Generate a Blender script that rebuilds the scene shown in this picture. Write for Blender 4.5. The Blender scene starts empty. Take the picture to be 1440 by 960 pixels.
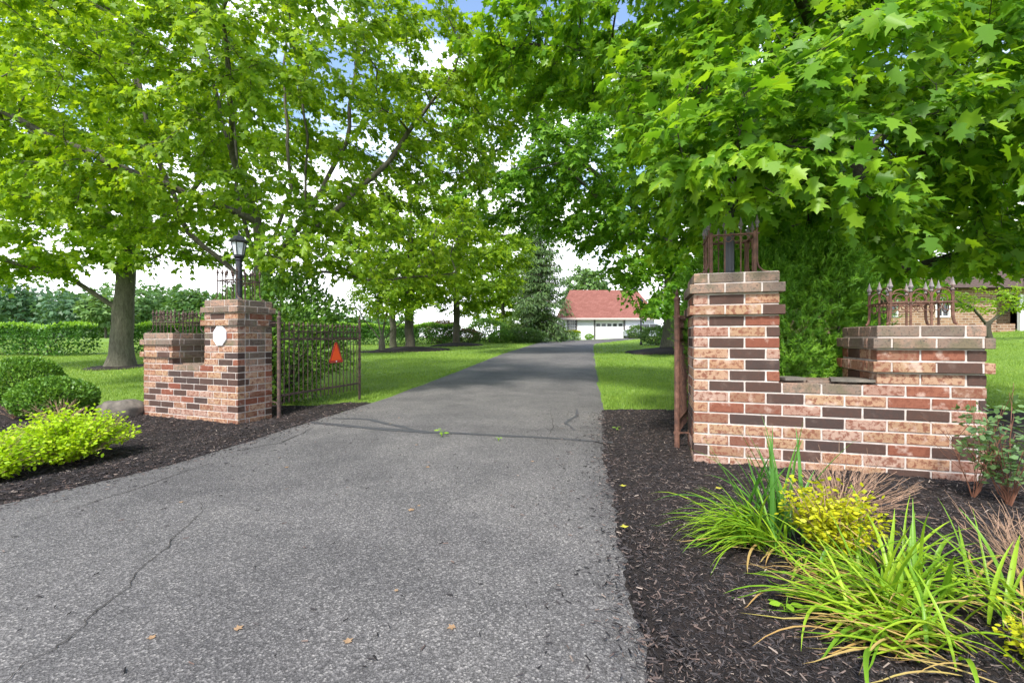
import bpy, math, random
import numpy as np
from mathutils import Vector, Matrix

R = math.radians
rng = np.random.default_rng(11)
random.seed(11)
scene = bpy.context.scene
COL = scene.collection

# ------------------------------------------------------------------ helpers
class MB:
    """collects chunks of geometry and links them as ONE mesh object"""
    def __init__(self):
        self.v = []; self.f = []; self.n = 0
    def add(self, verts, faces, mat=0):
        verts = np.asarray(verts, dtype=np.float64).reshape(-1, 3)
        faces = np.asarray(faces, dtype=np.int64)
        if faces.ndim == 1: faces = faces.reshape(1, -1)
        self.v.append(verts); self.f.append((faces + self.n, mat)); self.n += len(verts)
        return self
    def box(self, lo, hi, mat=0, jit=0.0, bev=0.0):
        x0, y0, z0 = lo; x1, y1, z1 = hi
        if bev <= 0:
            v = np.array([(x0,y0,z0),(x1,y0,z0),(x1,y1,z0),(x0,y1,z0),(x0,y0,z1),(x1,y0,z1),(x1,y1,z1),(x0,y1,z1)])
            if jit: v = v + rng.uniform(-jit, jit, v.shape)
            return self.add(v, [(0,3,2,1),(4,5,6,7),(0,1,5,4),(1,2,6,5),(2,3,7,6),(3,0,4,7)], mat)
        b = bev; vs = []; fs = []
        # chamfered box: 24 verts
        idx = {}
        for sx in (0,1):
            for sy in (0,1):
                for sz in (0,1):
                    X = (x0,x1)[sx]; Y = (y0,y1)[sy]; Z = (z0,z1)[sz]
                    dx = (b,-b)[sx]; dy = (b,-b)[sy]; dz = (b,-b)[sz]
                    idx[(sx,sy,sz,0)] = len(vs); vs.append((X, Y+dy, Z+dz))
                    idx[(sx,sy,sz,1)] = len(vs); vs.append((X+dx, Y, Z+dz))
                    idx[(sx,sy,sz,2)] = len(vs); vs.append((X+dx, Y+dy, Z))
        v = np.array(vs)
        if jit: v = v + rng.uniform(-jit, jit, v.shape)
        i = lambda *k: idx[k]
        q = [(i(0,0,0,0),i(0,0,1,0),i(0,1,1,0),i(0,1,0,0)), (i(1,0,0,0),i(1,1,0,0),i(1,1,1,0),i(1,0,1,0)),
             (i(0,0,0,1),i(1,0,0,1),i(1,0,1,1),i(0,0,1,1)), (i(0,1,0,1),i(0,1,1,1),i(1,1,1,1),i(1,1,0,1)),
             (i(0,0,0,2),i(0,1,0,2),i(1,1,0,2),i(1,0,0,2)), (i(0,0,1,2),i(1,0,1,2),i(1,1,1,2),i(0,1,1,2))]
        for a in (0,1):
            for c in (0,1):
                q.append((i(0,a,c,1),i(1,a,c,1),i(1,a,c,2),i(0,a,c,2)))
                q.append((i(a,0,c,0),i(a,1,c,0),i(a,1,c,2),i(a,0,c,2)))
                q.append((i(a,c,0,0),i(a,c,1,0),i(a,c,1,1),i(a,c,0,1)))
        base = self.n
        self.add(v, q, mat)
        t = [(idx[(a,c,e,0)],idx[(a,c,e,1)],idx[(a,c,e,2)]) for a in (0,1) for c in (0,1) for e in (0,1)]
        self.f.append((np.array(t)+base, mat))
        return self
    def tube(self, pts, rad, sides=6, mat=0, cap=True):
        pts = np.asarray(pts, float); k = len(pts)
        rad = np.full(k, rad) if np.isscalar(rad) else np.asarray(rad, float)
        t = np.gradient(pts, axis=0); t /= np.linalg.norm(t, axis=1, keepdims=True) + 1e-9
        ref = np.array([0,0,1.0]) if abs(t[0,2]) < .9 else np.array([1.0,0,0])
        u = np.zeros_like(t)
        a = np.cross(t[0], ref); a /= np.linalg.norm(a)
        for i in range(k):
            a = a - t[i]*np.dot(a, t[i]); a /= np.linalg.norm(a) + 1e-9; u[i] = a
        w = np.cross(t, u)
        th = np.arange(sides)*2*np.pi/sides
        ring = (np.cos(th)[None,:,None]*u[:,None,:] + np.sin(th)[None,:,None]*w[:,None,:])*rad[:,None,None] + pts[:,None,:]
        i0 = (np.arange(k-1)[:,None]*sides + np.arange(sides)[None,:])
        i1 = (np.arange(k-1)[:,None]*sides + (np.arange(sides)[None,:]+1) % sides)
        F = np.stack([i0, i1, i1+sides, i0+sides], -1).reshape(-1,4)
        base = self.n
        self.add(ring.reshape(-1,3), F, mat)
        if cap:
            self.f.append((np.array([np.arange(sides)[::-1]])+base, mat))
            self.f.append((np.array([np.arange(sides)])+base+(k-1)*sides, mat))
        return self
    def lathe(self, prof, sides=16, mat=0, c=(0,0,0), rot=0.0):
        prof = np.asarray(prof, float); k = len(prof)
        th = np.arange(sides)*2*np.pi/sides + rot
        v = np.stack([prof[:,0:1]*np.cos(th), prof[:,0:1]*np.sin(th), np.repeat(prof[:,1:2], sides, 1)], -1) + np.array(c)
        i0 = (np.arange(k-1)[:,None]*sides + np.arange(sides)[None,:])
        i1 = (np.arange(k-1)[:,None]*sides + (np.arange(sides)[None,:]+1) % sides)
        F = np.stack([i0, i1, i1+sides, i0+sides], -1).reshape(-1,4)
        base = self.n
        self.add(v.reshape(-1,3), F, mat)
        self.f.append((np.array([np.arange(sides)[::-1]])+base, mat))
        self.f.append((np.array([np.arange(sides)])+base+(k-1)*sides, mat))
        return self
    def prism(self, poly, d0, d1, axes='xz', mat=0):
        """extrude a 2D outline"""
        poly = np.asarray(poly, float); k = len(poly)
        def mk(d):
            o = np.zeros((k,3))
            ai = 'xyz'.index(axes[0]); bi = 'xyz'.index(axes[1]); ci = 3-ai-bi
            o[:,ai] = poly[:,0]; o[:,bi] = poly[:,1]; o[:,ci] = d
            return o
        base = self.n
        i = np.arange(k); j = (i+1) % k
        self.add(np.vstack([mk(d0), mk(d1)]), np.stack([i, j, j+k, i+k], -1), mat)
        self.f.append((np.array([i[::-1]])+base, mat)); self.f.append((np.array([i+k])+base, mat))
        return self
    def build(self, name, mats, parent=None, smooth=False, loc=(0,0,0), rotz=0.0):
        me = bpy.data.meshes.new(name)
        if self.v:
            V = np.vstack(self.v)
            me.vertices.add(len(V)); me.vertices.foreach_set('co', V.astype(np.float32).ravel())
            loops = np.concatenate([f.ravel() for f, m in self.f])
            sizes = np.concatenate([np.full(len(f), f.shape[1]) for f, m in self.f])
            mi = np.concatenate([np.full(len(f), m) for f, m in self.f])
            starts = np.concatenate([[0], np.cumsum(sizes)[:-1]])
            me.loops.add(len(loops)); me.loops.foreach_set('vertex_index', loops.astype(np.int32))
            me.polygons.add(len(sizes))
            me.polygons.foreach_set('loop_start', starts.astype(np.int32))
            me.polygons.foreach_set('material_index', mi.astype(np.int32))
            me.polygons.foreach_set('use_smooth', np.full(len(sizes), bool(smooth) or name in ('crown','foliage','leaves','dry_leaves')))
            me.update(calc_edges=True); me.validate()
        if not isinstance(mats, (list, tuple)): mats = [mats]
        for m in mats: me.materials.append(m)
        o = bpy.data.objects.new(name, me); COL.objects.link(o)
        o.location = loc; o.rotation_euler = (0,0,rotz)
        if parent is not None: o.parent = parent
        return o

def tag(o, label=None, cat=None, group=None, kind=None):
    if label: o['label'] = label
    if cat: o['category'] = cat
    if group: o['group'] = group
    if kind: o['kind'] = kind
    return o
def thing(name, label, cat, loc=(0,0,0), rotz=0.0, group=None):
    o = bpy.data.objects.new(name, None); COL.objects.link(o)
    o.location = loc; o.rotation_euler = (0,0,rotz); o.empty_display_size = .2
    return tag(o, label, cat, group)
def share(src, parent, loc=(0,0,0), rotz=0.0):
    c = src.copy(); COL.objects.link(c); c.parent = parent; c.location = loc; c.rotation_euler = (0,0,rotz)
    return c
def unit(a):
    return a/(np.linalg.norm(a, axis=-1, keepdims=True)+1e-9)

# ------------------------------------------------------------------ materials
def new_mat(name):
    m = bpy.data.materials.new(name); m.use_nodes = True
    nt = m.node_tree; nt.nodes.clear()
    out = nt.nodes.new('ShaderNodeOutputMaterial')
    return m, nt, out
def nd(nt, typ, **kw):
    n = nt.nodes.new(typ)
    for k, v in kw.items():
        if k in n.inputs.keys(): n.inputs[k].default_value = v
        else: setattr(n, k, v)
    return n
def lk(nt, a, b): nt.links.new(a, b)
def ramp(nt, stops, fac=None, interp='LINEAR'):
    n = nt.nodes.new('ShaderNodeValToRGB'); cr = n.color_ramp; cr.interpolation = interp
    while len(cr.elements) > 1: cr.elements.remove(cr.elements[-1])
    cr.elements[0].position = stops[0][0]; cr.elements[0].color = (*stops[0][1], 1)
    for p, c in stops[1:]:
        e = cr.elements.new(p); e.color = (*c, 1)
    if fac is not None: lk(nt, fac, n.inputs[0])
    return n
def noise(nt, scale, detail=4, rough=.55, vec=None, dist=0.0):
    n = nd(nt, 'ShaderNodeTexNoise'); n.inputs['Scale'].default_value = scale; n.inputs['Detail'].default_value = detail
    n.inputs['Roughness'].default_value = rough; n.inputs['Distortion'].default_value = dist
    if vec is not None: lk(nt, vec, n.inputs['Vector'])
    return n
def mixc(nt, fac, a, b, typ='MIX'):
    n = nt.nodes.new('ShaderNodeMix'); n.data_type = 'RGBA'; n.blend_type = typ
    for s, v in ((n.inputs['Factor'], fac), (n.inputs[6], a), (n.inputs[7], b)):
        if hasattr(v, 'is_output'): lk(nt, v, s)
        elif isinstance(v, (int, float)): s.default_value = v
        else: s.default_value = (*v, 1)
    return n.outputs[2]
def mathn(nt, op, a, b=0.0):
    n = nt.nodes.new('ShaderNodeMath'); n.operation = op
    for s, v in ((n.inputs[0], a), (n.inputs[1], b)):
        if hasattr(v, 'is_output'): lk(nt, v, s)
        else: s.default_value = v
    return n.outputs[0]
def pos(nt): return nd(nt, 'ShaderNodeNewGeometry').outputs['Position']
def island(nt): return nd(nt, 'ShaderNodeNewGeometry').outputs['Random Per Island']
def objc(nt): return nd(nt, 'ShaderNodeTexCoord').outputs['Object']
def finish(nt, out, color, rough=.6, spec=.3, bump=None, bump_s=.3, bump_d=.01, metal=0.0):
    p = nd(nt, 'ShaderNodeBsdfPrincipled')
    if hasattr(color, 'is_output'): lk(nt, color, p.inputs['Base Color'])
    else: p.inputs['Base Color'].default_value = (*color, 1)
    if hasattr(rough, 'is_output'): lk(nt, rough, p.inputs['Roughness'])
    else: p.inputs['Roughness'].default_value = rough
    p.inputs['Specular IOR Level'].default_value = spec; p.inputs['Metallic'].default_value = metal
    if bump is not None:
        b = nd(nt, 'ShaderNodeBump'); b.inputs['Strength'].default_value = bump_s; b.inputs['Distance'].default_value = bump_d
        lk(nt, bump, b.inputs['Height']); lk(nt, b.outputs[0], p.inputs['Normal'])
    lk(nt, p.outputs[0], out.inputs[0])
    return p
def leaf_mat(name, cols, trans=.4, patch=.45, rough=.45, spec=.35, tcol=None):
    """cols: dark .. light leaf colours, drawn per leaf and per clump"""
    m, nt, out = new_mat(name)
    n = noise(nt, patch, 2, .5, pos(nt))
    f = mathn(nt, 'ADD', mathn(nt, 'MULTIPLY', island(nt), .62), mathn(nt, 'MULTIPLY', n.outputs['Fac'], .55))
    f = mathn(nt, 'SUBTRACT', f, .08)
    st = [(i/(len(cols)-1), c) for i, c in enumerate(cols)]
    c = ramp(nt, st, f).outputs[0]
    p = nd(nt, 'ShaderNodeBsdfPrincipled'); lk(nt, c, p.inputs['Base Color'])
    p.inputs['Roughness'].default_value = rough; p.inputs['Specular IOR Level'].default_value = spec
    tr = nd(nt, 'ShaderNodeBsdfTranslucent')
    tc = mixc(nt, 1.0, c, tcol or (1.25, 1.15, .55), 'MULTIPLY'); lk(nt, tc, tr.inputs['Color'])
    mx = nd(nt, 'ShaderNodeMixShader'); mx.inputs[0].default_value = trans
    lk(nt, p.outputs[0], mx.inputs[1]); lk(nt, tr.outputs[0], mx.inputs[2]); lk(nt, mx.outputs[0], out.inputs[0])
    return m
def plain(name, col, rough=.6, spec=.3, metal=0.0, var=.15, scale=6.0, bump=.0, bd=.003):
    m, nt, out = new_mat(name)
    n = noise(nt, scale, 5, .6, objc(nt))
    c = ramp(nt, [(.25, tuple(x*(1-var) for x in col)), (.75, tuple(min(1, x*(1+var)) for x in col))], n.outputs['Fac']).outputs[0]
    finish(nt, out, c, rough, spec, n.outputs['Fac'] if bump else None, bump, bd, metal)
    return m

M = {}
M['maple'] = leaf_mat('maple_leaf', [(.06,.16,.014),(.125,.29,.018),(.23,.42,.022),(.37,.54,.03)], trans=.53)
M['maple_light'] = leaf_mat('maple_leaf_light', [(.08,.18,.012),(.17,.32,.016),(.28,.44,.02),(.40,.54,.03)], trans=.55)
M['maple_dark'] = leaf_mat('maple_leaf_dark', [(.06,.16,.014),(.11,.27,.018),(.19,.38,.022),(.29,.48,.03)], trans=.52)
M['far_leaf'] = leaf_mat('far_leaf', [(.05,.12,.035),(.07,.16,.04),(.10,.20,.045),(.14,.26,.05)], trans=.3, patch=.25)
M['pale_leaf'] = leaf_mat('pale_leaf', [(.10,.19,.06),(.14,.25,.07),(.18,.30,.08)], trans=.3, patch=.25)
M['blue_leaf'] = leaf_mat('blue_leaf', [(.06,.13,.06),(.08,.17,.075),(.10,.20,.085)], trans=.3, patch=.25)
M['spruce'] = leaf_mat('spruce_needle', [(.05,.10,.04),(.08,.15,.05),(.12,.21,.06),(.17,.26,.08)], trans=.25, patch=.6)
M['yew'] = leaf_mat('yew_needle', [(.07,.18,.024),(.11,.27,.028),(.17,.37,.033),(.25,.47,.04)], trans=.4, patch=3.0)
M['yew_tip'] = leaf_mat('yew_tip', [(.17,.38,.03),(.27,.50,.04)], trans=.3, patch=3.0)
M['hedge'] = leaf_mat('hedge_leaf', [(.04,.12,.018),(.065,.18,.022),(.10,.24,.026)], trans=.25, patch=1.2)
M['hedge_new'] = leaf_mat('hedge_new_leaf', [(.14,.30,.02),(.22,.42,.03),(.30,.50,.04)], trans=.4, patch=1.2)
M['spirea'] = leaf_mat('spirea_leaf', [(.20,.36,.01),(.33,.53,.012),(.45,.64,.016),(.54,.68,.02)], trans=.4, patch=5)
M['box'] = leaf_mat('box_leaf', [(.05,.13,.02),(.09,.21,.025),(.15,.30,.032),(.22,.38,.04)], trans=.25, patch=4)
M['rose'] = leaf_mat('rose_leaf', [(.08,.17,.06),(.14,.25,.09),(.22,.34,.14)], trans=.3, patch=6)
M['gold'] = leaf_mat('gold_leaf', [(.26,.33,.012),(.44,.46,.015),(.60,.56,.02)], trans=.35, patch=8)
M['strap'] = leaf_mat('strap_leaf', [(.08,.20,.02),(.18,.36,.025),(.31,.48,.03),(.44,.55,.05)], trans=.4, patch=4, rough=.4)
M['strap_dark'] = leaf_mat('strap_leaf_dark', [(.05,.15,.025),(.08,.22,.03),(.14,.31,.035)], trans=.3, patch=5, rough=.4)
M['strap_dry'] = leaf_mat('strap_leaf_dry', [(.34,.20,.07),(.46,.29,.10),(.50,.38,.14),(.40,.40,.06)], trans=.3, patch=9, rough=.6, spec=.2, tcol=(1,.9,.6))
M['grass'] = leaf_mat('grass_blade', [(.10,.19,.03),(.16,.28,.038),(.24,.37,.05),(.34,.43,.09)], trans=.35, patch=.5, rough=.5)
M['shrub_red'] = leaf_mat('reddish_leaf', [(.14,.10,.05),(.20,.14,.07),(.22,.20,.08)], trans=.3, patch=2, tcol=(1.1,.9,.7))
M['olive'] = leaf_mat('olive_leaf', [(.06,.13,.03),(.10,.19,.04),(.15,.25,.05)], trans=.3, patch=2)

def bark_mat(name, a, b):
    m, nt, out = new_mat(name)
    mp = nd(nt, 'ShaderNodeMapping'); mp.inputs['Scale'].default_value = (1, 1, .22); lk(nt, objc(nt), mp.inputs['Vector'])
    n = noise(nt, 22, 6, .65, mp.outputs[0], .6)
    n2 = noise(nt, 1.7, 3, .6, objc(nt))
    c = ramp(nt, [(.3, a), (.7, b)], n.outputs['Fac']).outputs[0]
    c = mixc(nt, mathn(nt, 'MULTIPLY', n2.outputs['Fac'], .35), c, (.20,.22,.13))
    finish(nt, out, c, .85, .15, n.outputs['Fac'], .8, .03)
    return m
M['bark'] = bark_mat('maple_bark', (.035,.03,.025), (.16,.14,.115))
M['bark_dark'] = bark_mat('dark_bark', (.018,.015,.014), (.075,.062,.055))
M['twig'] = plain('dry_twig', (.34,.22,.15), .8, .1, var=.5, scale=3)
M['red_stem'] = plain('rose_stem', (.17,.075,.045), .6, .3, var=.4)

def brick_mat():
    m, nt, out = new_mat('mottled_brick')
    r = island(nt); co = objc(nt)
    hue = ramp(nt, [(0,(.070,.042,.034)),(.16,(.088,.052,.040)),(.30,(.060,.043,.038)),(.31,(.20,.065,.04)),(.39,(.28,.115,.07)),
                    (.40,(.38,.22,.13)),(.60,(.42,.275,.185)),(.61,(.33,.185,.135)),(.78,(.41,.28,.215)),(.79,(.20,.09,.06)),(1,(.40,.26,.155))], r).outputs[0]
    n = noise(nt, 26, 5, .7, co, .4); n2 = noise(nt, 9, 4, .6, co); fine = noise(nt, 140, 3, .6, co)
    # fire-flashed blotches
    m1 = ramp(nt, [(.49,(0,0,0)),(.57,(1,1,1))], n.outputs['Fac']).outputs[0]
    isl = ramp(nt, [(.30,(.12,.12,.12)),(.31,(1,1,1))], r).outputs[0]
    fac = mathn(nt, 'MULTIPLY', mathn(nt, 'MULTIPLY', m1, .85), isl)
    c = mixc(nt, fac, hue, (.185,.065,.04))
    m2 = ramp(nt, [(.56,(0,0,0)),(.68,(1,1,1))], n2.outputs['Fac']).outputs[0]
    c = mixc(nt, mathn(nt, 'MULTIPLY', mathn(nt, 'MULTIPLY', m2, .6), isl), c, (.60,.46,.38))
    c = mixc(nt, .3, c, ramp(nt, [(.3,(.3,.3,.3)),(.7,(1,1,1))], fine.outputs['Fac']).outputs[0], 'MULTIPLY')
    finish(nt, out, c, .85, .2, fine.outputs['Fac'], .35, .004)
    return m
M['brick'] = brick_mat()
def mortar_mat():
    m, nt, out = new_mat('pale_mortar')
    n = noise(nt, 7, 5, .7, objc(nt)); f = noise(nt, 90, 3, .6, objc(nt))
    c = ramp(nt, [(.25,(.30,.25,.21)),(.45,(.46,.40,.36)),(.65,(.58,.53,.49))], n.outputs['Fac']).outputs[0]
    finish(nt, out, c, .9, .1, f.outputs['Fac'], .5, .004)
    return m
M['mortar'] = mortar_mat()
def cap_mat(name, a, b, moss):
    m, nt, out = new_mat(name)
    r = island(nt); n = noise(nt, 20, 6, .7, objc(nt), .3); f = noise(nt, 5, 4, .6, objc(nt)); g = noise(nt, 60, 4, .7, objc(nt))
    c = ramp(nt, [(.0,a),(.5,b),(1,(.40,.24,.17))], r).outputs[0]
    c = mixc(nt, ramp(nt, [(.42,(0,0,0)),(.6,(.9,.9,.9))], n.outputs['Fac']).outputs[0], c, (.18,.145,.118))
    c = mixc(nt, ramp(nt, [(.52,(0,0,0)),(.66,(.8,.8,.8))], f.outputs['Fac']).outputs[0], c, moss)
    c = mixc(nt, ramp(nt, [(.55,(0,0,0)),(.62,(.8,.8,.8))], g.outputs['Fac']).outputs[0], c, (.06,.055,.05))
    finish(nt, out, c, .95, .1, g.outputs['Fac'], .6, .006)
    return m
M['cap'] = cap_mat('weathered_cap', (.14,.105,.085), (.25,.17,.125), (.14,.12,.075))
M['stain'] = cap_mat('stained_brick', (.10,.07,.055), (.16,.11,.085), (.16,.14,.08))
def lichen_mat():
    m, nt, out = new_mat('lichen')
    n = noise(nt, 14, 5, .7, objc(nt)); c = ramp(nt, [(.3,(.20,.13,.03)),(.7,(.45,.33,.06))], n.outputs['Fac']).outputs[0]
    finish(nt, out, c, .95, .1); return m
def stone_mat():
    m, nt, out = new_mat('boulder_stone')
    n = noise(nt, 5, 7, .65, objc(nt), .4); f = noise(nt, 40, 4, .6, objc(nt))
    c = ramp(nt, [(.3,(.06,.056,.05)),(.5,(.14,.125,.105)),(.72,(.23,.20,.165))], n.outputs['Fac']).outputs[0]
    finish(nt, out, c, .9, .15, f.outputs['Fac'], .5, .01); return m
M['stone'] = stone_mat()
def rust_mat(name, a, b, c0):
    m, nt, out = new_mat(name)
    n = noise(nt, 18, 6, .7, pos(nt), .4)
    c = ramp(nt, [(.3,a),(.5,b),(.7,c0)], n.outputs['Fac']).outputs[0]
    finish(nt, out, c, .75, .3, n.outputs['Fac'], .3, .002); return m
M['rust'] = rust_mat('rusty_iron', (.05,.03,.025), (.13,.065,.045), (.22,.115,.08))
M['iron'] = rust_mat('weathered_iron', (.03,.025,.022), (.075,.05,.042), (.17,.10,.075))
M['tip'] = rust_mat('grey_spear_iron', (.10,.09,.10), (.20,.18,.18), (.26,.17,.13))
M['black'] = plain('black_paint', (.017,.018,.024), .38, .5, var=.3, scale=12)
M['white_paint'] = plain('white_paint', (.78,.78,.78), .5, .3, var=.03)
M['plaque'] = plain('white_plaque', (.82,.82,.83), .4, .3, var=.02)
M['frost'] = plain('lamp_glass', (.50,.53,.56), .12, .6, var=.1, scale=9)
M['orange'] = plain('fluorescent_orange', (.95,.10,.015), .5, .3, var=.03)
M['redtape'] = plain('red_reflective_tape', (.42,.02,.012), .35, .5, var=.15, scale=20)
M['glass'] = plain('dark_window_glass', (.03,.035,.04), .08, .7, var=.3)
M['stucco'] = plain('white_stucco', (.74,.75,.78), .9, .15, var=.05, scale=2, bump=.4)
M['trim_dark'] = plain('dark_trim', (.12,.11,.11), .6, .3, var=.1)
M['fascia'] = plain('pinkish_fascia', (.60,.48,.45), .6, .3, var=.06)
M['rubber'] = plain('rubber', (.02,.02,.02), .8, .2)
M['carpaint'] = plain('grey_car_paint', (.30,.33,.38), .3, .5, var=.05)
M['leafdry'] = leaf_mat('fallen_leaf', [(.28,.15,.08),(.36,.23,.13),(.42,.32,.21)], trans=.2, patch=9, tcol=(1,.9,.7))
M['leafyel'] = leaf_mat('yellow_fallen_leaf', [(.45,.42,.04),(.6,.56,.08)], trans=.2, patch=9)

def roof_mat():
    m, nt, out = new_mat('red_shingles')
    b = nd(nt, 'ShaderNodeTexBrick'); b.inputs['Scale'].default_value = 1; b.inputs['Brick Width'].default_value = .35
    b.inputs['Row Height'].default_value = .14; b.inputs['Mortar Size'].default_value = .008
    b.inputs['Color1'].default_value = (.21,.088,.07,1); b.inputs['Color2'].default_value = (.26,.115,.093,1); b.inputs['Mortar'].default_value = (.16,.05,.04,1)
    mp = nd(nt, 'ShaderNodeMapping'); mp.inputs['Rotation'].default_value = (R(90), 0, 0); lk(nt, objc(nt), mp.inputs[0]); lk(nt, mp.outputs[0], b.inputs['Vector'])
    n = noise(nt, 5, 4, .6, objc(nt))
    c = mixc(nt, .35, b.outputs[0], ramp(nt, [(.3,(.6,.6,.6)),(.7,(1.2,1.2,1.2))], n.outputs['Fac']).outputs[0], 'MULTIPLY')
    finish(nt, out, c, .9, .1); return m
M['roof'] = roof_mat()
M['roof_dark'] = plain('brown_shingles', (.085,.06,.05), .9, .1, var=.3, scale=8)
def house_brick_mat():
    m, nt, out = new_mat('tan_house_brick')
    b = nd(nt, 'ShaderNodeTexBrick'); b.inputs['Scale'].default_value = 1; b.inputs['Brick Width'].default_value = .42
    b.inputs['Row Height'].default_value = .15; b.inputs['Mortar Size'].default_value = .02; b.inputs['Bias'].default_value = -.1
    b.inputs['Color1'].default_value = (.33,.20,.12,1); b.inputs['Color2'].default_value = (.15,.08,.05,1); b.inputs['Mortar'].default_value = (.36,.29,.23,1)
    mp = nd(nt, 'ShaderNodeMapping'); mp.inputs['Rotation'].default_value = (R(90), 0, 0); lk(nt, objc(nt), mp.inputs[0]); lk(nt, mp.outputs[0], b.inputs['Vector'])
    finish(nt, out, b.outputs[0], .9, .1); return m
M['house_brick'] = house_brick_mat()

def asphalt_mat():
    m, nt, out = new_mat('worn_asphalt')
    P = pos(nt)
    v = nd(nt, 'ShaderNodeTexVoronoi'); v.inputs['Scale'].default_value = 125; lk(nt, P, v.inputs['Vector'])
    v2 = nd(nt, 'ShaderNodeTexVoronoi'); v2.inputs['Scale'].default_value = 290; lk(nt, P, v2.inputs['Vector'])
    s = nd(nt, 'ShaderNodeSeparateColor'); lk(nt, v.outputs['Color'], s.inputs[0])
    s2 = nd(nt, 'ShaderNodeSeparateColor'); lk(nt, v2.outputs['Color'], s2.inputs[0])
    chip = ramp(nt, [(0,(.050,.047,.046)),(.45,(.097,.093,.091)),(.75,(.170,.163,.158)),(.92,(.285,.27,.258)),(1,(.42,.40,.37))], s.outputs[0]).outputs[0]
    chip2 = ramp(nt, [(0,(.057,.054,.053)),(.7,(.123,.118,.115)),(1,(.28,.27,.255))], s2.outputs[1]).outputs[0]
    c = mixc(nt, .45, chip, chip2)
    gap = ramp(nt, [(.0,(1,1,1)),(.45,(.9,.9,.9)),(.75,(.38,.38,.38))], v.outputs['Distance']).outputs[0]
    c = mixc(nt, .55, c, gap, 'MULTIPLY')
    big = noise(nt, .42, 5, .6, P, .5); mid = noise(nt, 2.2, 5, .65, P)
    w = ramp(nt, [(.32,(.74,.74,.76)),(.5,(1.02,1.02,1.03)),(.68,(1.28,1.27,1.25))], big.outputs['Fac']).outputs[0]
    c = mixc(nt, 1.0, c, w, 'MULTIPLY')
    c = mixc(nt, .7, c, ramp(nt, [(.35,(.75,.75,.75)),(.62,(1.08,1.07,1.05))], mid.outputs['Fac']).outputs[0], 'MULTIPLY')
    finish(nt, out, c, .82, .3, v.outputs['Distance'], .5, .006); return m
M['asphalt'] = asphalt_mat()
M['tar'] = plain('tar_seal', (.055,.055,.06), .6, .4, var=.3, scale=40, bump=.4)
M['crack'] = plain('crack_dirt', (.045,.042,.038), .95, .05, var=.4, scale=20)
def mulch_mat():
    m, nt, out = new_mat('dark_mulch')
    P = pos(nt); n = noise(nt, 60, 6, .75, P, .8); b = noise(nt, 1.3, 4, .6, P); v = nd(nt, 'ShaderNodeTexVoronoi'); v.inputs['Scale'].default_value = 70
    mp = nd(nt, 'ShaderNodeMapping'); mp.inputs['Scale'].default_value = (1,.35,1); lk(nt, P, mp.inputs[0]); lk(nt, mp.outputs[0], v.inputs['Vector'])
    c = ramp(nt, [(.3,(.008,.007,.007)),(.55,(.032,.026,.024)),(.75,(.085,.065,.054))], n.outputs['Fac']).outputs[0]
    c = mixc(nt, ramp(nt, [(.45,(0,0,0)),(.7,(.5,.5,.5))], b.outputs['Fac']).outputs[0], c, (.045,.03,.024))
    finish(nt, out, c, .9, .2, n.outputs['Fac'], 1.0, .02); return m
M['mulch'] = mulch_mat()
def chip_mat(name, stops):
    m, nt, out = new_mat(name); c = ramp(nt, stops, island(nt)).outputs[0]
    finish(nt, out, c, .8, .25); return m
M['chip'] = chip_mat('mulch_chip', [(0,(.008,.007,.007)),(.45,(.025,.022,.023)),(.74,(.062,.055,.055)),(.89,(.11,.075,.062)),(.972,(.17,.135,.115)),(1,(.34,.28,.23))])
def lawn_mat():
    m, nt, out = new_mat('lawn_turf')
    P = pos(nt); n = noise(nt, 30, 5, .7, P); b = noise(nt, .35, 4, .6, P)
    c = ramp(nt, [(.3,(.08,.15,.025)),(.5,(.14,.24,.035)),(.72,(.22,.33,.05))], n.outputs['Fac']).outputs[0]
    c = mixc(nt, .8, c, ramp(nt, [(.3,(.75,.8,.7)),(.7,(1.25,1.15,1.0))], b.outputs['Fac']).outputs[0], 'MULTIPLY')
    finish(nt, out, c, .8, .15, n.outputs['Fac'], .8, .03); return m
M['lawn'] = lawn_mat()

# ------------------------------------------------------------------ terrain
def smooth(a, b, x):
    t = np.clip((np.asarray(x, float)-a)/(b-a), 0, 1); return t*t*(3-2*t)
PY = np.array([-50, 9, 14, 20, 30, 40, 46, 60, 90, 400.]); PZ = np.array([0, 0, .15, .38, .62, .80, .93, 1.0, 1.0, 1.0])
def terrain(x, y):
    x = np.asarray(x, float); y = np.asarray(y, float)
    z = np.interp(y, PY, PZ)
    k = smooth(8, 28, y)
    z = z + k*np.clip(.042*(x-7), 0, 1.1)
    z = z - .13*smooth(.15, 1.1, drive_l(y)-x)*(1-smooth(7.0, 9.6, y))*smooth(2.0, 4.0, y)
    z = z + .05*np.sin(x*.35+1)*np.sin(y*.28)*smooth(9, 16, y)*(1-smooth(40,60,y))*(np.abs(x-(y-7)*.17)>3)
    return z
def drive_l(y):  return np.interp(y, [-3, 0, 1.5, 3.2, 4.25, 6.45, 9, 11.3, 20, 34, 37.5, 40.5, 43], [-7.5, -5.6, -4.4, -3.62, -3.15, -2.82, -2.42, -2.05, -.62, 1.75, 2.4, 3.2, 4.3])
def drive_r(y):  return np.interp(y, [-3, 1.56, 4.03, 7.4, 13.4, 20, 28, 33, 36.5, 39, 43], [-.15, .507, .87, 1.5, 2.5, 3.62, 5.0, 6.0, 7.5, 10.5, 13])

def grid_mesh(xs, ys, zf):
    X, Y = np.meshgrid(xs, ys, indexing='xy'); Z = zf(X, Y)
    V = np.stack([X, Y, Z], -1).reshape(-1, 3); nx, ny = len(xs), len(ys)
    i = (np.arange(ny-1)[:,None]*nx + np.arange(nx-1)[None,:])
    return V, np.stack([i, i+1, i+nx+1, i+nx], -1).reshape(-1, 4)

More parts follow.
